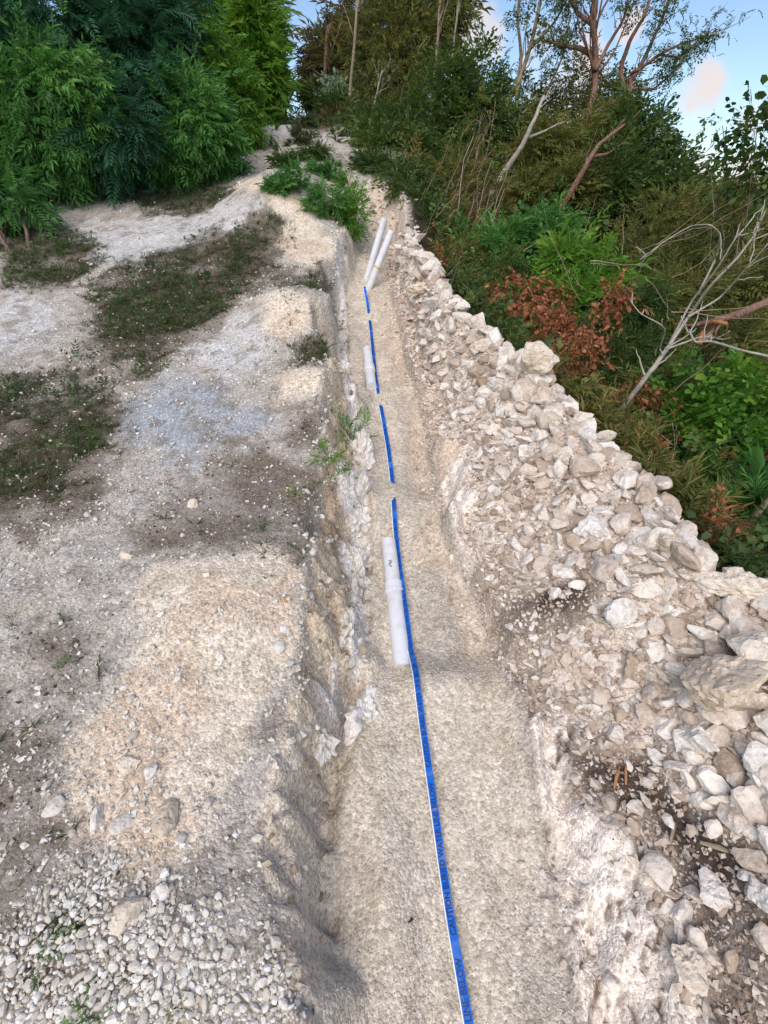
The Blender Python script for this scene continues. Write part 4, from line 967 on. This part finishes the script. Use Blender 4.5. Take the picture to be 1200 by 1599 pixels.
plant('grassy_tuft', 'green grassy tuft at the edge of the uphill track behind the mound', 'shrub', CGp, at(460, 292), [B(462, 278, 24, 14, at(460, 292)[1]), B(440, 288, 12, 8, at(460, 292)[1])], ['grassy', 'lance'], 170, .065, 'mid', 37, stems=3, stem_r=.006, droop=-.5)
for q, (a_, b_, lab) in enumerate((((470, 225), 16, 'low grey green tuft growing on the uphill track'), ((492, 250), 18, 'dark low tuft at the outer edge of the uphill track'), ((435, 300), 14, 'small green tuft between the pale mound and the track'), ((478, 200), 14, 'tuft high on the uphill track below the skyline trees'), ((446, 262), 16, 'grassy tuft at the foot of the tall yellowish column'), ((510, 278), 20, 'leafy tuft on the slope below the dry brown grass'))):
    p_ = at(*a_); plant('grassy_tuft', lab, 'shrub', CGp, p_, [B(a_[0], a_[1] - b_ * .5, b_ * 1.3, b_ * .55, p_[1])], ['grassy', 'lance', 'tuft'], 190, .075, ('grass', 'dark', 'mid')[q % 3], 700 + q, stems=2, stem_r=.004, droop=-.5)
plant('dry_grass_clump', 'tuft of brown dry grass under trees beside the far track', 'shrub', CGp, gb(530, 262, 9), [B(528, 240, 16, 18, 9)], ['grassy'], 220, .16, 'brown', 38, stems=2, stem_r=.005, droop=-.6)
plant('dark_bush', 'dark low bush lining the far end of the uphill track', 'shrub', CGp, gb(505, 235, 9.8), [B(530, 188, 26, 18, 10), B(562, 222, 26, 18, 9.6), B(495, 155, 18, 12, 10.8), B(598, 262, 30, 22, 9)], ['lance', 'grassy'], 1300, .2, 'dark', 39, stems=5, clusters=50)
plant('leafy_tree', 'leafy green tree above the standing pipes', 'tree', CGp, gb(640, 400, 8.2), [B(610, 260, 50, 50, 8.2), B(660, 300, 50, 50, 8.0), B(600, 310, 30, 36, 7.8), B(640, 210, 50, 45, 8.6)], ['lance', 'broad'], 3000, .15, 'dark', 40, stems=7, stem_r=.03, clusters=60)
plant('low_bush', 'shaded low bush on the slope beside the standing pipes', 'shrub', CGp, gb(660, 430, 6.2), [B(650, 378, 34, 34, 6.3), B(690, 405, 36, 32, 5.9), B(622, 335, 22, 28, 6.6), B(590, 300, 24, 30, 7.0)], ['lance'], 1200, .14, 'dark', 41, stems=6)

# --- downhill side
plant('leafy_tree', 'glossy leaved tree reaching the skyline beside the white cloud', 'tree', RGp, gb(740, 420, 8.6), [B(748, 130, 34, 46, 9), B(735, 215, 60, 52, 8.8), B(690, 170, 40, 60, 9.2), B(790, 225, 40, 44, 8.8), B(775, 150, 20, 22, 9)], ['broad', 'lance'], 2900, .15, 'dark', 51, stems=9, stem_r=.035, clusters=80, lean=.2)
plant('vine_tangle', 'tangle of hanging brown stems and vines below the glossy tree', 'shrub', RGp, gb(735, 440, 6.8), [B(720, 300, 40, 50, 7.0), B(700, 370, 40, 40, 6.6), B(760, 330, 40, 50, 7)], ['lance', 'fine'], 800, .14, 'olive', 52, stems=26, stem_r=.014, bark='red', lean=.3)
plant('leafy_tree', 'olive green tree under the red trunked tall tree', 'tree', RGp, gb(850, 440, 7.8), [B(840, 270, 60, 60, 8), B(900, 250, 55, 50, 8.2), B(820, 340, 65, 50, 7.4), B(880, 330, 60, 55, 7.4), B(950, 210, 40, 40, 8.4)], ['lance'], 4800, .14, 'olive', 53, stems=8, stem_r=.03, clusters=90, lean=.4)
plant('leafy_tree', 'dark small leaved tree under open sky at the skyline dip', 'tree', RGp, gb(990, 430, 7.4), [B(1000, 230, 50, 38, 7.8), B(960, 290, 60, 50, 7.4), B(1030, 300, 60, 45, 7.4), B(975, 190, 20, 16, 8)], ['broad', 'lance'], 2300, .16, 'dark', 54, stems=8, stem_r=.03, clusters=70, lean=.3, bark='grey')
plant('green_bush', 'mid green bush behind the rubble crest and dead leaves', 'shrub', RGp, gb(790, 480, 5.6), [B(790, 400, 60, 42, 5.6), B(730, 420, 40, 40, 5.8), B(850, 390, 45, 40, 5.6), B(760, 460, 40, 25, 5.0)], ['lance', 'broad'], 2000, .13, 'mid', 55, stems=7)
plant('fern_bush', 'fresh green feathery bush above the dead red leaves', 'shrub', RGp, gb(900, 520, 4.7), [B(880, 430, 36, 34, 4.7), B(925, 430, 30, 26, 4.6), B(905, 480, 40, 28, 4.4), B(860, 470, 26, 22, 4.5)], ['pinnate', 'lance'], 1200, .15, 'bright', 56, stems=6, droop=.2)
plant('dead_branch', 'dead branch with curled red brown leaves behind the rubble crest', 'branch', RGp, gb(800, 520, 4.4), [B(815, 470, 60, 30, 4.3), B(765, 485, 36, 26, 4.4), B(850, 515, 50, 26, 3.9)], ['drooping'], 620, .11, 'dry', 57, stems=10, stem_r=.008, bark='brown', clusters=22, lean=.3)
plant('dead_branch', 'smaller dead spray of red brown leaves hanging under the feathery bush', 'branch', RGp, gb(890, 560, 3.6), [B(910, 515, 36, 30, 3.6), B(945, 475, 20, 30, 3.7), B(895, 570, 46, 30, 3.2), B(960, 620, 40, 30, 3.0)], ['drooping'], 420, .09, 'dry', 58, stems=8, stem_r=.006, bark='brown', clusters=18, lean=.4)
plant('dark_bush', 'dark shaded bush behind the cream block and dead leaves', 'shrub', RGp, gb(900, 600, 3.9), [B(870, 545, 50, 36, 4.0), B(950, 560, 50, 45, 3.8), B(980, 500, 50, 40, 4.2)], ['lance', 'pinnate'], 1500, .11, 'dark', 59, stems=8, lean=.3)
plant('vine_tangle', 'olive tangle of vines filling the slope under the distant skyline', 'shrub', RGp, gb(1060, 500, 5.8), [B(1060, 360, 70, 50, 6.2), B(1000, 390, 60, 45, 6.0), B(1120, 380, 70, 50, 5.8), B(1180, 340, 60, 50, 6), B(1060, 440, 70, 45, 5.2)], ['lance', 'fine'], 3000, .14, 'olive', 60, stems=22, stem_r=.010, bark='tan', clusters=90, lean=.6)
plant('vine_tangle', 'darker vine covered bush behind the leaning pale tree', 'shrub', RGp, gb(1080, 580, 4.4), [B(1040, 480, 60, 45, 4.4), B(1120, 470, 70, 50, 4.4), B(1190, 440, 60, 55, 4.4), B(1150, 540, 70, 40, 3.8)], ['lance', 'fine'], 2300, .12, 'olive', 61, stems=20, stem_r=.008, bark='tan', clusters=70, lean=.6)
plant('broadleaf_bush', 'bush of broad lime green leaves near the frame edge', 'shrub', RGp, gb(1110, 780, 2.9), [B(1080, 620, 60, 40, 3.0), B(1150, 620, 60, 45, 2.8), B(1060, 680, 46, 36, 2.8), B(1200, 600, 40, 40, 2.7), B(1130, 690, 60, 34, 2.6)], ['broad'], 700, .13, 'lime', 62, stems=9, stem_r=.008, bark='tan', clusters=50, lean=.2)
plant('dark_bush', 'dark green undergrowth bush beneath the broad lime leaves', 'shrub', RGp, gb(1100, 800, 2.7), [B(1100, 690, 90, 50, 3.1), B(1040, 720, 50, 40, 2.9), B(1190, 700, 60, 60, 2.8), B(1010, 640, 46, 46, 3.3)], ['lance', 'broad'], 1500, .11, 'dark', 63, stems=10, stem_r=.008, lean=.3)
plant('grassy_fern', 'fine leaved grassy fern clump at foot of the crest slab', 'shrub', RGp, gb(1130, 860, 2.2), [B(1120, 790, 60, 40, 2.3), B(1180, 800, 50, 50, 2.1), B(1090, 830, 40, 26, 2.2), B(1190, 870, 40, 30, 1.9)], ['grassy', 'fine'], 1100, .12, 'mid', 64, stems=6, stem_r=.005, droop=-.1, lean=.4)
plant('overhanging_branch', 'leafy branch hanging into open sky from the frame edge', 'branch', RGp, gb(1230, 420, 4.6), [B(1180, 200, 26, 18, 4.7), B(1130, 195, 20, 6, 4.8), B(1170, 232, 26, 14, 4.7), B(1180, 275, 34, 18, 4.6), B(1240, 240, 40, 50, 4.6)], ['broad', 'drooping'], 240, .16, 'dark', 65, stems=7, stem_r=.012, bark='brown', clusters=24, spread=.35)
plant('leafy_tree', 'airy olive tree filling the skyline behind the tall red trunked tree', 'tree', RGp, gb(880, 420, 10), [B(865, 195, 55, 42, 10), B(822, 160, 34, 44, 10.2), B(925, 180, 46, 40, 10), B(965, 165, 34, 30, 10), B(900, 130, 40, 30, 10.3)], ['lance', 'broad'], 1700, .14, 'olive', 67, stems=9, stem_r=.025, clusters=70, spread=.34, bark='tan', lean=.3)
plant('hill_tree', 'distant bushy tree at the skyline near the frame edge', 'tree', RGp, gb(1150, 400, 9), [B(1100, 315, 50, 30, 9.5), B(1170, 320, 60, 34, 9), B(1040, 300, 40, 24, 10)], ['lance'], 1000, .2, 'brown', 66, stems=6, stem_r=.03)

for q, (a_, b_, w_, h_, Yv, kk, mt, lab) in enumerate((
    (1000, 660, 44, 50, 3.1, ['lance', 'fine'], 'olive', 'twiggy olive bush at the foot of the leaning pale tree'),
    (960, 600, 40, 46, 3.6, ['lance', 'broad'], 'dark', 'shaded bush between the dead leaves and the leaning pale tree'),
    (1055, 770, 40, 44, 2.5, ['lance', 'fine'], 'dark', 'dark fine leaved bush just behind the lower rubble crest'),
    (700, 440, 30, 30, 5.2, ['lance', 'fine'], 'olive', 'olive bush right behind the far rubble crest below the vines'),
    (750, 470, 34, 30, 4.8, ['lance'], 'dark', 'low dark bush behind the crest before the dead red leaves'))):
    plant('scrub_bush', lab, 'shrub', RGp, gb(a_, b_ + h_, Yv), [B(a_, b_ - 10, w_, h_, Yv), B(a_ + 30, b_ - 40, w_ * .9, h_, Yv + .25)], kk, 750, .085, mt, 800 + q, stems=9, stem_r=.006, bark='tan', lean=.35)
# --- trees drawn limb by limb
def limb_tree(name, label, cat, group, limbs, bark, leaves=None, seed=0):
    r = np.random.default_rng(seed); tr = []; tips = []
    base = at_y(*limbs[0][0][0], limbs[0][3]); e = empty(name, tuple(base)); tag(e, label, cat, group)
    main = None
    for (pp, r0, r1, Yd) in limbs:
        pts = np.array([at_y(a, b_, Yd + .1 * math.sin(i * 1.7)) for i, (a, b_) in enumerate(pp)])
        t = np.linspace(0, len(pts) - 1, len(pts) * 4); f = np.stack([np.interp(t, np.arange(len(pts)), pts[:, i]) for i in range(3)], 1)
        f[1:-1] = (f[:-2] + 2 * f[1:-1] + f[2:]) / 4; f[1:-1] += r.normal(0, .06 * r0, f[1:-1].shape)
        tr.append((tube_mesh(f - base, np.linspace(r0, r1, len(f)), 10), f, r1))
        tips += [f[-1], f[-3], f[len(f) // 2]]
    V, F = tr[0][0]; obj('trunk', mesh_np('trunk', V, F, None, BM[bark], smooth=True), e)
    tw = [t_[0] for t_ in tr[1:]]
    for (_, f, rr_) in tr:
        for k in range(leaves[3] if leaves else 3):
            s = f[r.integers(len(f) // 2, len(f))]; L_ = np.linalg.norm(f[-1] - f[0]) * r.uniform(.12, .35)
            d = (f[-1] - f[len(f) // 2]); d = d / np.linalg.norm(d) + r.normal(0, .55, 3); d[2] += .25; en = s + d / np.linalg.norm(d) * L_
            l_ = noisy_line(s, en, r, 7, .07); tw.append(tube_mesh(l_ - base, np.linspace(max(rr_ * .6, .004), .002, 7), 5)); tips += [l_[-1], l_[-2], l_[-3]]
    if tw:
        V, F = merge(tw); obj('branches', mesh_np('branches', V, F, None, BM[bark], smooth=True), e)
    if leaves:
        kinds, n, size, _, mat = leaves; tips = np.array(tips); i = r.integers(0, len(tips), n); P = tips[i] + r.normal(0, size * .8, (n, 3)); D = r.normal(0, 1, (n, 3)); D[:, 2] -= .3
        obj('crown', sprig_mesh('crown', kinds, P - base, D, size * r.uniform(.6, 1.3, n), LM[mat], r), e)
    return e
limb_tree('tall_tree', 'tall tree with twisting red brown trunk and sparse leaves against the sky', 'tree', RGp, [
    ([(862, 420), (880, 300), (897, 240), (915, 195), (930, 140), (931, 85), (925, 30), (934, -40), (940, -120)], .055, .028, 9.0),
    ([(905, 190), (940, 180), (958, 160), (978, 155), (986, 138), (984, 115), (1000, 108), (1030, 85), (1060, 70), (1098, 58)], .042, .010, 8.9),
    ([(984, 130), (1005, 95), (1030, 40), (1050, -10)], .035, .01, 9.0), ([(932, 90), (905, 75), (880, 72), (850, 62)], .04, .012, 9.1),
    ([(978, 150), (968, 110), (985, 60), (1010, 20), (1020, -30)], .04, .012, 9.1), ([(928, 40), (900, 20), (880, -30)], .035, .012, 9.1), ([(930, 110), (950, 70), (975, 30), (985, -30)], .03, .008, 9.0),
    ([(1030, 85), (1060, 90), (1075, 78), (1102, 62)], .016, .005, 8.9), ([(985, 138), (1020, 140), (1045, 120), (1062, 98)], .02, .006, 8.9),
], 'red', (['broad', 'lance'], 900, .10, 18, 'dark'), 71)
limb_tree('slim_tree', 'slim pale forked tree left of the tall red trunked tree', 'tree', RGp, [
    ([(770, 330), (800, 250), (812, 190), (806, 140), (830, 70), (845, 0), (850, -60)], .045, .02, 9.6), ([(806, 145), (815, 90), (808, 30), (815, -40)], .03, .012, 9.6),
    ([(812, 180), (850, 150), (870, 110), (890, 60)], .022, .008, 9.6), ([(830, 75), (870, 30), (890, -10)], .02, .008, 9.6)], 'tan', (['broad', 'lance'], 340, .13, 8, 'dark'), 72)
limb_tree('leaning_tree', 'bare orange brown trunk leaning out of the olive tree', 'tree', RGp, [([(840, 395), (862, 350), (895, 295), (920, 250), (935, 225), (975, 195)], .05, .014, 7.0), ([(925, 245), (950, 240), (985, 215)], .02, .006, 7.0)], 'red', None, 73)
limb_tree('leaning_tree', 'pale bare trunk leaning over the vine tangle near the skyline', 'tree', RGp, [([(765, 310), (790, 265), (815, 230), (835, 185), (850, 150)], .045, .016, 7.4), ([(825, 215), (850, 205), (880, 190)], .018, .006, 7.4)], 'grey', None, 74)
limb_tree('leaning_tree', 'slim whitish tree leaning sharply out from behind the rubble crest', 'tree', RGp, [
    ([(928, 700), (950, 670), (985, 620), (1020, 575), (1045, 540)], .016, .012, 2.75), ([(1042, 545), (1075, 495), (1110, 445), (1150, 405), (1180, 365), (1195, 330)], .010, .003, 2.8),
    ([(1040, 548), (1080, 470), (1120, 420), (1150, 370), (1155, 350)], .007, .002, 2.9), ([(1075, 495), (1125, 465), (1165, 420), (1200, 380)], .006, .002, 2.75), ([(1035, 552), (1030, 545), (1040, 515), (1030, 505), (1000, 490), (985, 470)], .005, .002, 2.7),
    ([(1090, 460), (1120, 400), (1125, 365), (1110, 350), (1080, 352), (1040, 375), (1000, 405)], .006, .002, 3.0), ([(1042, 545), (1095, 525), (1130, 530)], .006, .003, 2.7)], 'grey', (['fine'], 30, .08, 3, 'olive'), 75)
limb_tree('bare_branch', 'bare pale branch arching in from the frame edge below the leaning tree', 'branch', RGp, [([(1230, 562), (1160, 548), (1110, 532), (1085, 535), (1076, 515)], .007, .004, 2.5), ([(1110, 532), (1112, 522), (1100, 528)], .004, .002, 2.5)], 'grey', None, 76)
limb_tree('broken_tree', 'torn red trunk showing orange wood beside the leaning pale tree', 'log', RGp, [([(1250, 455), (1190, 475), (1150, 492), (1120, 500), (1080, 510)], .030, .018, 3.4), ([(1160, 490), (1120, 505), (1100, 535)], .022, .012, 3.3)], 'red', None, 77)
limb_tree('torn_wood', 'curved splinter of bright orange wood by the torn red trunk', 'branch', RGp, [([(1092, 537), (1100, 515), (1115, 502), (1135, 505), (1132, 518)], .017, .010, 3.15)], 'orange', None, 78)
limb_tree('dead_branch', 'thick tan dead stem rising from behind the crest slab', 'branch', RGp, [([(1105, 880), (1140, 848), (1170, 815), (1215, 765)], .016, .013, 1.95), ([(1170, 815), (1200, 800), (1225, 800)], .008, .005, 1.95)], 'tan', None, 79)
limb_tree('dead_branch', 'dark brown dead stem slanting under the broad lime leaves', 'branch', RGp, [([(1070, 815), (1110, 780), (1150, 750), (1220, 700)], .016, .013, 2.4), ([(1150, 760), (1180, 720), (1220, 690)], .006, .004, 2.35)], 'brown', None, 80)
limb_tree('dead_branch', 'thin curved bare stem at the heap crest before dark undergrowth', 'branch', RGp, [([(1048, 800), (1050, 775), (1035, 745), (1010, 720)], .006, .003, 2.25), ([(1040, 755), (1055, 700), (1050, 660)], .004, .002, 2.3)], 'tan', None, 81)
limb_tree('bent_twig', 'bent grey twig in shade above the standing pipes', 'branch', CGp, [([(622, 320), (648, 345), (662, 340), (700, 325)], .012, .008, 6.6)], 'grey', None, 82)

rv = np.random.default_rng(88); tb = []
hv = at_y(715, 420, 5.7); e = empty('hanging_vines', (hv[0], hv[1], float(Hs(hv[0], hv[1])))); tag(e, 'sheaf of brown and grey hanging vine stems behind the far rubble crest', 'vines', RGp)
for q in range(34):
    t0 = rv.random(); Yv = 6.1 + rv.normal(0, .25); lo = at_y(640 + 80 * t0 + rv.normal(0, 16), 425 + 25 * t0 + rv.normal(0, 25), Yv); hi_ = at_y(725 + 60 * t0 + rv.normal(0, 22), 275 + rv.normal(0, 45), Yv + .5)
    ln = noisy_line(lo, hi_, rv, 9, .05); ln[:, 2] -= .05 * np.sin(np.linspace(0, np.pi, 9)); tb.append((tube_mesh(ln - np.array(e.location), np.linspace(.006, .003, 9) * rv.uniform(.3, 1.3), 5), q % 3))
for nm, bk, kk in (('brown_stems', 'red', (0, 1)), ('grey_stems', 'grey', (2,))):
    V, F = merge([t_ for t_, q in tb if q in kk]); obj(nm, mesh_np(nm, V, F, None, BM[bk], smooth=True), e)['kind'] = 'stuff'
for q, (pts_, rr_, Yv, bk, lab) in enumerate((([(542, 215), (546, 150), (553, 80), (558, 10), (560, -40)], .03, 10.0, 'tan', 'pale slim pole tree rising through dark foliage above the bright bush'), ([(566, 242), (578, 190), (588, 150), (597, 110)], .018, 9.2, 'grey', 'thin whitish pole leaning among dark foliage above the bright bush'), ([(498, 190), (502, 160), (508, 110), (512, 40)], .045, 10.6, 'red', 'reddish dark trunk beside the pale sapling'),
        ([(668, 230), (676, 150), (684, 60), (690, -40)], .03, 10.0, 'tan', 'pale brown pole tree on the skyline left of the white cloud'), ([(708, 240), (712, 170), (706, 90), (716, 10), (720, -40)], .022, 10.2, 'grey', 'thin grey pole tree just left of the white cloud'), ([(742, 270), (748, 215), (750, 190)], .02, 7.6, 'tan', 'short tan pole in front of the glossy leaved tree'))):
    limb_tree('pole_tree', lab, 'tree', CGp, [(pts_, rr_, rr_ * .5, Yv), (pts_[-3:][:2] + [(pts_[-1][0] + 22, pts_[-1][1] - 5)], rr_ * .4, rr_ * .15, Yv)], bk, (['lance'], 26, .16, 4, 'olive'), 120 + q)
# --- undergrowth, twigs and grass
r = np.random.default_rng(90)
n = 13000; y = .9 + 9.5 * r.random(n) ** 1.15; xc = np.maximum(np.interp(y, *RC), np.interp(y, *RF) + .2); x = xc + .28 + r.random(n) ** 1.2 * (1.3 + 1.0 * y)
x = np.where(y > 6.2, .15 + r.random(n) * 9, x); P = np.stack([x, y, Hs(x, y) + .05 + .32 * r.random(n) ** 1.5 * np.clip((x - xc) * 1.2, .15, 1.6)], 1)
k, _, _, _ = in_frame(P, 120); P = P[k]; D = r.normal(0, .7, P.shape); D[:, 2] += .5; D[:, 0] += .3
cl = fbm(P[:, 0] * 1.5, P[:, 1] * 1.5, o=2, s=401)
for nm, mt, lab, sel, kk, sz in (('undergrowth', 'dark', 'dark leafy undergrowth covering the downhill slope', cl < -.02, ['lance', 'fine', 'broad'], .11), ('leaf_litter_twigs', 'dry', 'red brown dead leaves and twigs tangled in the undergrowth', (cl >= -.02) & (cl < .20), ['drooping', 'fine'], .09), ('olive_undergrowth', 'olive', 'olive weedy undergrowth patches on the downhill slope', cl >= .20, ['fine', 'lance'], .12)):
    q = P[sel]; o_ = obj(nm, sprig_mesh(nm, kk, q, D[sel], sz * (.7 + .6 * r.random(len(q))) * (1 + .06 * q[:, 1]), LM[mt], r)); tag(o_, lab, 'undergrowth', kind='stuff')
tb = []
for i in range(190):
    Yd = r.uniform(2.2, 7.5); a = at_y(r.uniform(640, 1260), r.uniform(330, 840), Yd)
    if a[0] < np.interp(Yd, *RC) + .12: continue
    a[2] = max(a[2], float(Hs(a[0], a[1])) + .02); L_ = r.uniform(.1, .5); d = np.array([r.normal(.45, .5), r.normal(0, .3), r.normal(.55, .5)]); d /= np.linalg.norm(d)
    tb.append(tube_mesh(noisy_line(a, a + d * L_, r, 7, .06), np.linspace(.0030, .0009, 7) * r.uniform(.4, 1.2) * (.5 + .10 * Yd), 4))
V, F = merge(tb); o_ = obj('dry_twigs', mesh_np('dry_twigs', V, F, None, BM['tan'])); tag(o_, 'thin dry twigs and vine stems tangled through the slope bushes', 'twigs', kind='stuff')
# low grass on the bank
n = 110000; r = np.random.default_rng(91); y = .3 + 8.2 * r.random(n) ** .9; x = -4.6 + 4.6 * r.random(n)
g_ = np.zeros(n); 
for k, p in enumerate(GRASS): g_ = np.maximum(g_, poly_mask(x, y, p, .12, .16, s=k))
d_ = np.zeros(n)
for k, p in enumerate(DARK): d_ = np.maximum(d_, poly_mask(x, y, p, .16, .18, s=k))
pt = sm(fbm(x * 4, y * 4, o=3, s=411), -.25, .3); shr = sm(y, 5.6, 6.6) * sm(-x, 1.7, 2.4)
dn = np.clip(g_ * (.25 + .75 * pt) + .10 * d_ * pt + .25 * shr * pt, 0, 1) * (x < np.interp(y, *LC) - .01)
k = r.random(n) < dn * .95; x, y = x[k], y[k]; P = np.stack([x, y, Hs(x, y)], 1); D = r.normal(0, 1, P.shape); D[:, 2] *= .15
o_ = obj('bank_grass', sprig_mesh('bank_grass', ['tuft'], P, D, .02 + .06 * r.random(len(P)) ** 1.8, LM['grass'], r, rollsd=.15, rv= np.clip(.75 * r.random(len(P)) + .35 * pt[k] - .15, 0, 1))); tag(o_, 'short creeping grass in patches on the sloping bank', 'grass', kind='stuff'); print('grass', len(P))
wk = r.random(len(P)) < .13; Q = P[wk]; D = r.normal(0, .8, Q.shape); D[:, 2] = np.abs(D[:, 2]) + .3
o_ = obj('bank_weeds', sprig_mesh('bank_weeds', ['lance', 'fine', 'broad'], Q, D, r.uniform(.03, .085, len(Q)), LM['weed'], r)); tag(o_, 'low leafy weeds and dry stalks growing through the grass patches', 'weeds', kind='stuff')
rt = np.random.default_rng(95); xq = rt.uniform(-2.6, .1, 2600); yq = rt.uniform(6.6, 10.2, 2600); kq = rt.random(2600) < .75 * sm(fbm(xq * 2.4, yq * 2.4, o=3, s=421), -.12, .3); xq, yq = xq[kq], yq[kq]
Q = np.stack([xq, yq, Hs(xq, yq)], 1); D = rt.normal(0, .8, Q.shape); D[:, 2] = np.abs(D[:, 2]) + .3
o_ = obj('track_weeds', sprig_mesh('track_weeds', ['lance', 'fine', 'grassy'], Q, D, rt.uniform(.06, .17, len(Q)), LM['weed'], rt)); tag(o_, 'scattered grey green weeds along the far uphill track', 'weeds', kind='stuff')
# small weeds
def weed(label, pxy, wpx, kinds, n, mat, seed, lift=.35, group='small weeds on the bank'):
    r = np.random.default_rng(seed); p = at(*pxy, fn=Hs); s = wpx * depth(p) / FPX; e = empty('weed', tuple(p)); tag(e, label, 'weed', group)
    P = r.normal(0, .22, (n, 3)) * s; P[:, 2] = np.abs(P[:, 2]) * lift * 2; D = P * 2 / s + r.normal(0, .3, (n, 3)); D[:, 2] += .25
    obj('leaves', sprig_mesh('leaves', kinds, P, D, s * .45 * r.uniform(.6, 1.2, n), LM[mat], r), e)
    V, F = merge([tube_mesh(np.array([[0, 0, -.02], P[i] * .5, P[i]]), np.array([.002, .0016, .001]) * (1 + s), 5) for i in range(min(n, 8))]); obj('stem', mesh_np('stem', V, F, None, LM[mat]), e)
for k, a in enumerate((('upright green weed on the bank lip just above the white ledge', (551, 690), 46, ['lance'], 26, 'mid', .9), ('bushy bright green weed on the bank below the upright weed', (514, 715), 40, ['lance', 'broad'], 22, 'bright', .5), ('yellow green weed touching the bushy weed on its trench side', (530, 738), 34, ['broad'], 16, 'bright', .5),
    ('tiny green seedling on dark soil left of the bushy weed', (461, 773), 26, ['broad'], 8, 'bright', .3), ('faint green seedling at the edge of the dark soil patch', (408, 822), 22, ['broad'], 7, 'mid', .3), ('small green sprout on the pale sand spill near the lip', (517, 640), 16, ['lance'], 7, 'bright', .6),
    ('dark green weed poking through the white gravel in the middle', (277, 1572), 34, ['broad'], 9, 'dark', .3), ('green weed in white gravel at the bottom frame edge', (133, 1590), 46, ['lance', 'broad'], 14, 'mid', .3), ('green tuft at the top left of the white gravel', (84, 1478), 44, ['grassy', 'lance'], 16, 'mid', .3), ('small dark tuft beside the cream stone above the gravel', (128, 1440), 30, ['grassy'], 12, 'dark', .3), ('green sprouts below the yellow green weed near the ledge', (552, 790), 18, ['lance'], 7, 'mid', .5))):
    weed(*a[:6], 500 + k, a[6])
# small litter
def scrap(name, label, cat, pxy, V, F, mat, wpx, rot=0., tilt=(0.1, .15), lift=.006):
    p = at(*pxy, fn=Hs); s = wpx * depth(p) / FPX; o_ = obj(name, mesh_np(name, np.asarray(V, float) * s, np.asarray(F), None, mat), None, (p[0], p[1], p[2] + lift)); o_.rotation_euler = (tilt[0], tilt[1], rot); tag(o_, label, cat); return o_
M_yleaf = simple('yellow_fallen_leaf', (.55, .32, .03), .6); M_dleaf = simple('dark_fallen_leaf', (.06, .04, .03), .7); M_red = simple('red_plastic_ribbon', (.62, .07, .09), .45); M_bluep = simple('blue_plastic', (.02, .09, .36), .5); M_teal = simple('teal_plastic_scrap', (.05, .30, .33), .5)
lv, lf = leafb(np.array([-.5, 0, 0]), np.array([1., 0, 0]), np.array([0, 0, 1.]), 1, .6, .25)
scrap('fallen_leaf', 'yellow fallen leaf on the pale sand spill of the bank', 'leaf', (446, 940), lv, lf, M_yleaf, 12, .4)
scrap('fallen_leaf', 'dark curled leaf on the trench grit beside the tape', 'leaf', (641, 1438), lv, lf, M_dleaf, 18, 2.1)
scrap('fallen_leaf', 'dark leaf at the wall foot beside the long pipe', 'leaf', (578, 965), lv, lf, M_dleaf, 24, 2.0, (.4, .4))
scrap('plastic_scrap', 'tiny teal plastic scrap on the bank gravel', 'scrap', (253, 933), lv, lf, M_teal, 9, .8)
for k, (pq, ln, ro, lab) in enumerate((((962, 1218), 36, 1.0, 'orange brown wood splinter on dark soil beside its twin'), ((976, 1212), 34, 1.2, 'paler wood splinter lying parallel to the orange brown one'), ((1050, 1300), 40, .9, 'brown wood splinter among chips above the white angular rock'), ((1120, 1330), 50, -.5, 'long thin wood splinter higher up the dark soil'))):
    V, F = tube_mesh(np.array([[-.5, 0, 0], [0, .03, .02], [.5, 0, 0]]), np.array([.05, .08, .03]), 5); scrap('wood_splinter', lab, 'wood', pq, V, F, BM['orange' if k < 2 else 'tan'], ln, ro, (.2, -.2), .015)
V, F = merge([tube_mesh(np.array([[0, 0, -.3], [.1, 0, .3], [.28, .05, .75], [.34, .05, .95]]), np.array([.05, .05, .07, .02]), 6), tube_mesh(np.array([[.1, 0, .3], [.02, .05, .7], [.12, .05, 1.0], [.3, .05, .95]]), np.array([.04, .05, .05, .02]), 6)])
scrap('red_ribbon', 'red plastic ribbon sticking up out of the rubble near the far end', 'ribbon', (678, 507), V, F, M_red, 22, .2)
p = at_y(612, 345, 6.5); st = empty('marker_stake', (p[0], p[1], float(Hs(p[0], p[1])))); tag(st, 'thin marker stake with red tip behind the standing pipes', 'stake')
q = np.array(st.location); V, F = tube_mesh(np.array([[0, 0, -.05], [.0, 0, .6]]) + 0, .008, 6); tp = at_y(613, 305, 6.5) - q
V, F = tube_mesh(np.array([[0, 0, -.05], tp * .75]), .008, 6); obj('shaft', mesh_np('shaft', V, F, None, BM['brown']), st)
V, F = tube_mesh(np.array([tp * .75, tp]), .012, 6); obj('red_tip', mesh_np('red_tip', V, F, None, M_red), st)
p = at_y(588, 356, 6.75); V, F = rock_shape(2, 801, 9, (.7, .6, 1), .2); o_ = obj('plastic_bag', mesh_np('plastic_bag', V * .16, F, None, M_bluep), None, tuple(p)); tag(o_, 'crumpled blue plastic bag under the bright bush behind the pipes', 'bag')
print('plants', NT[0])
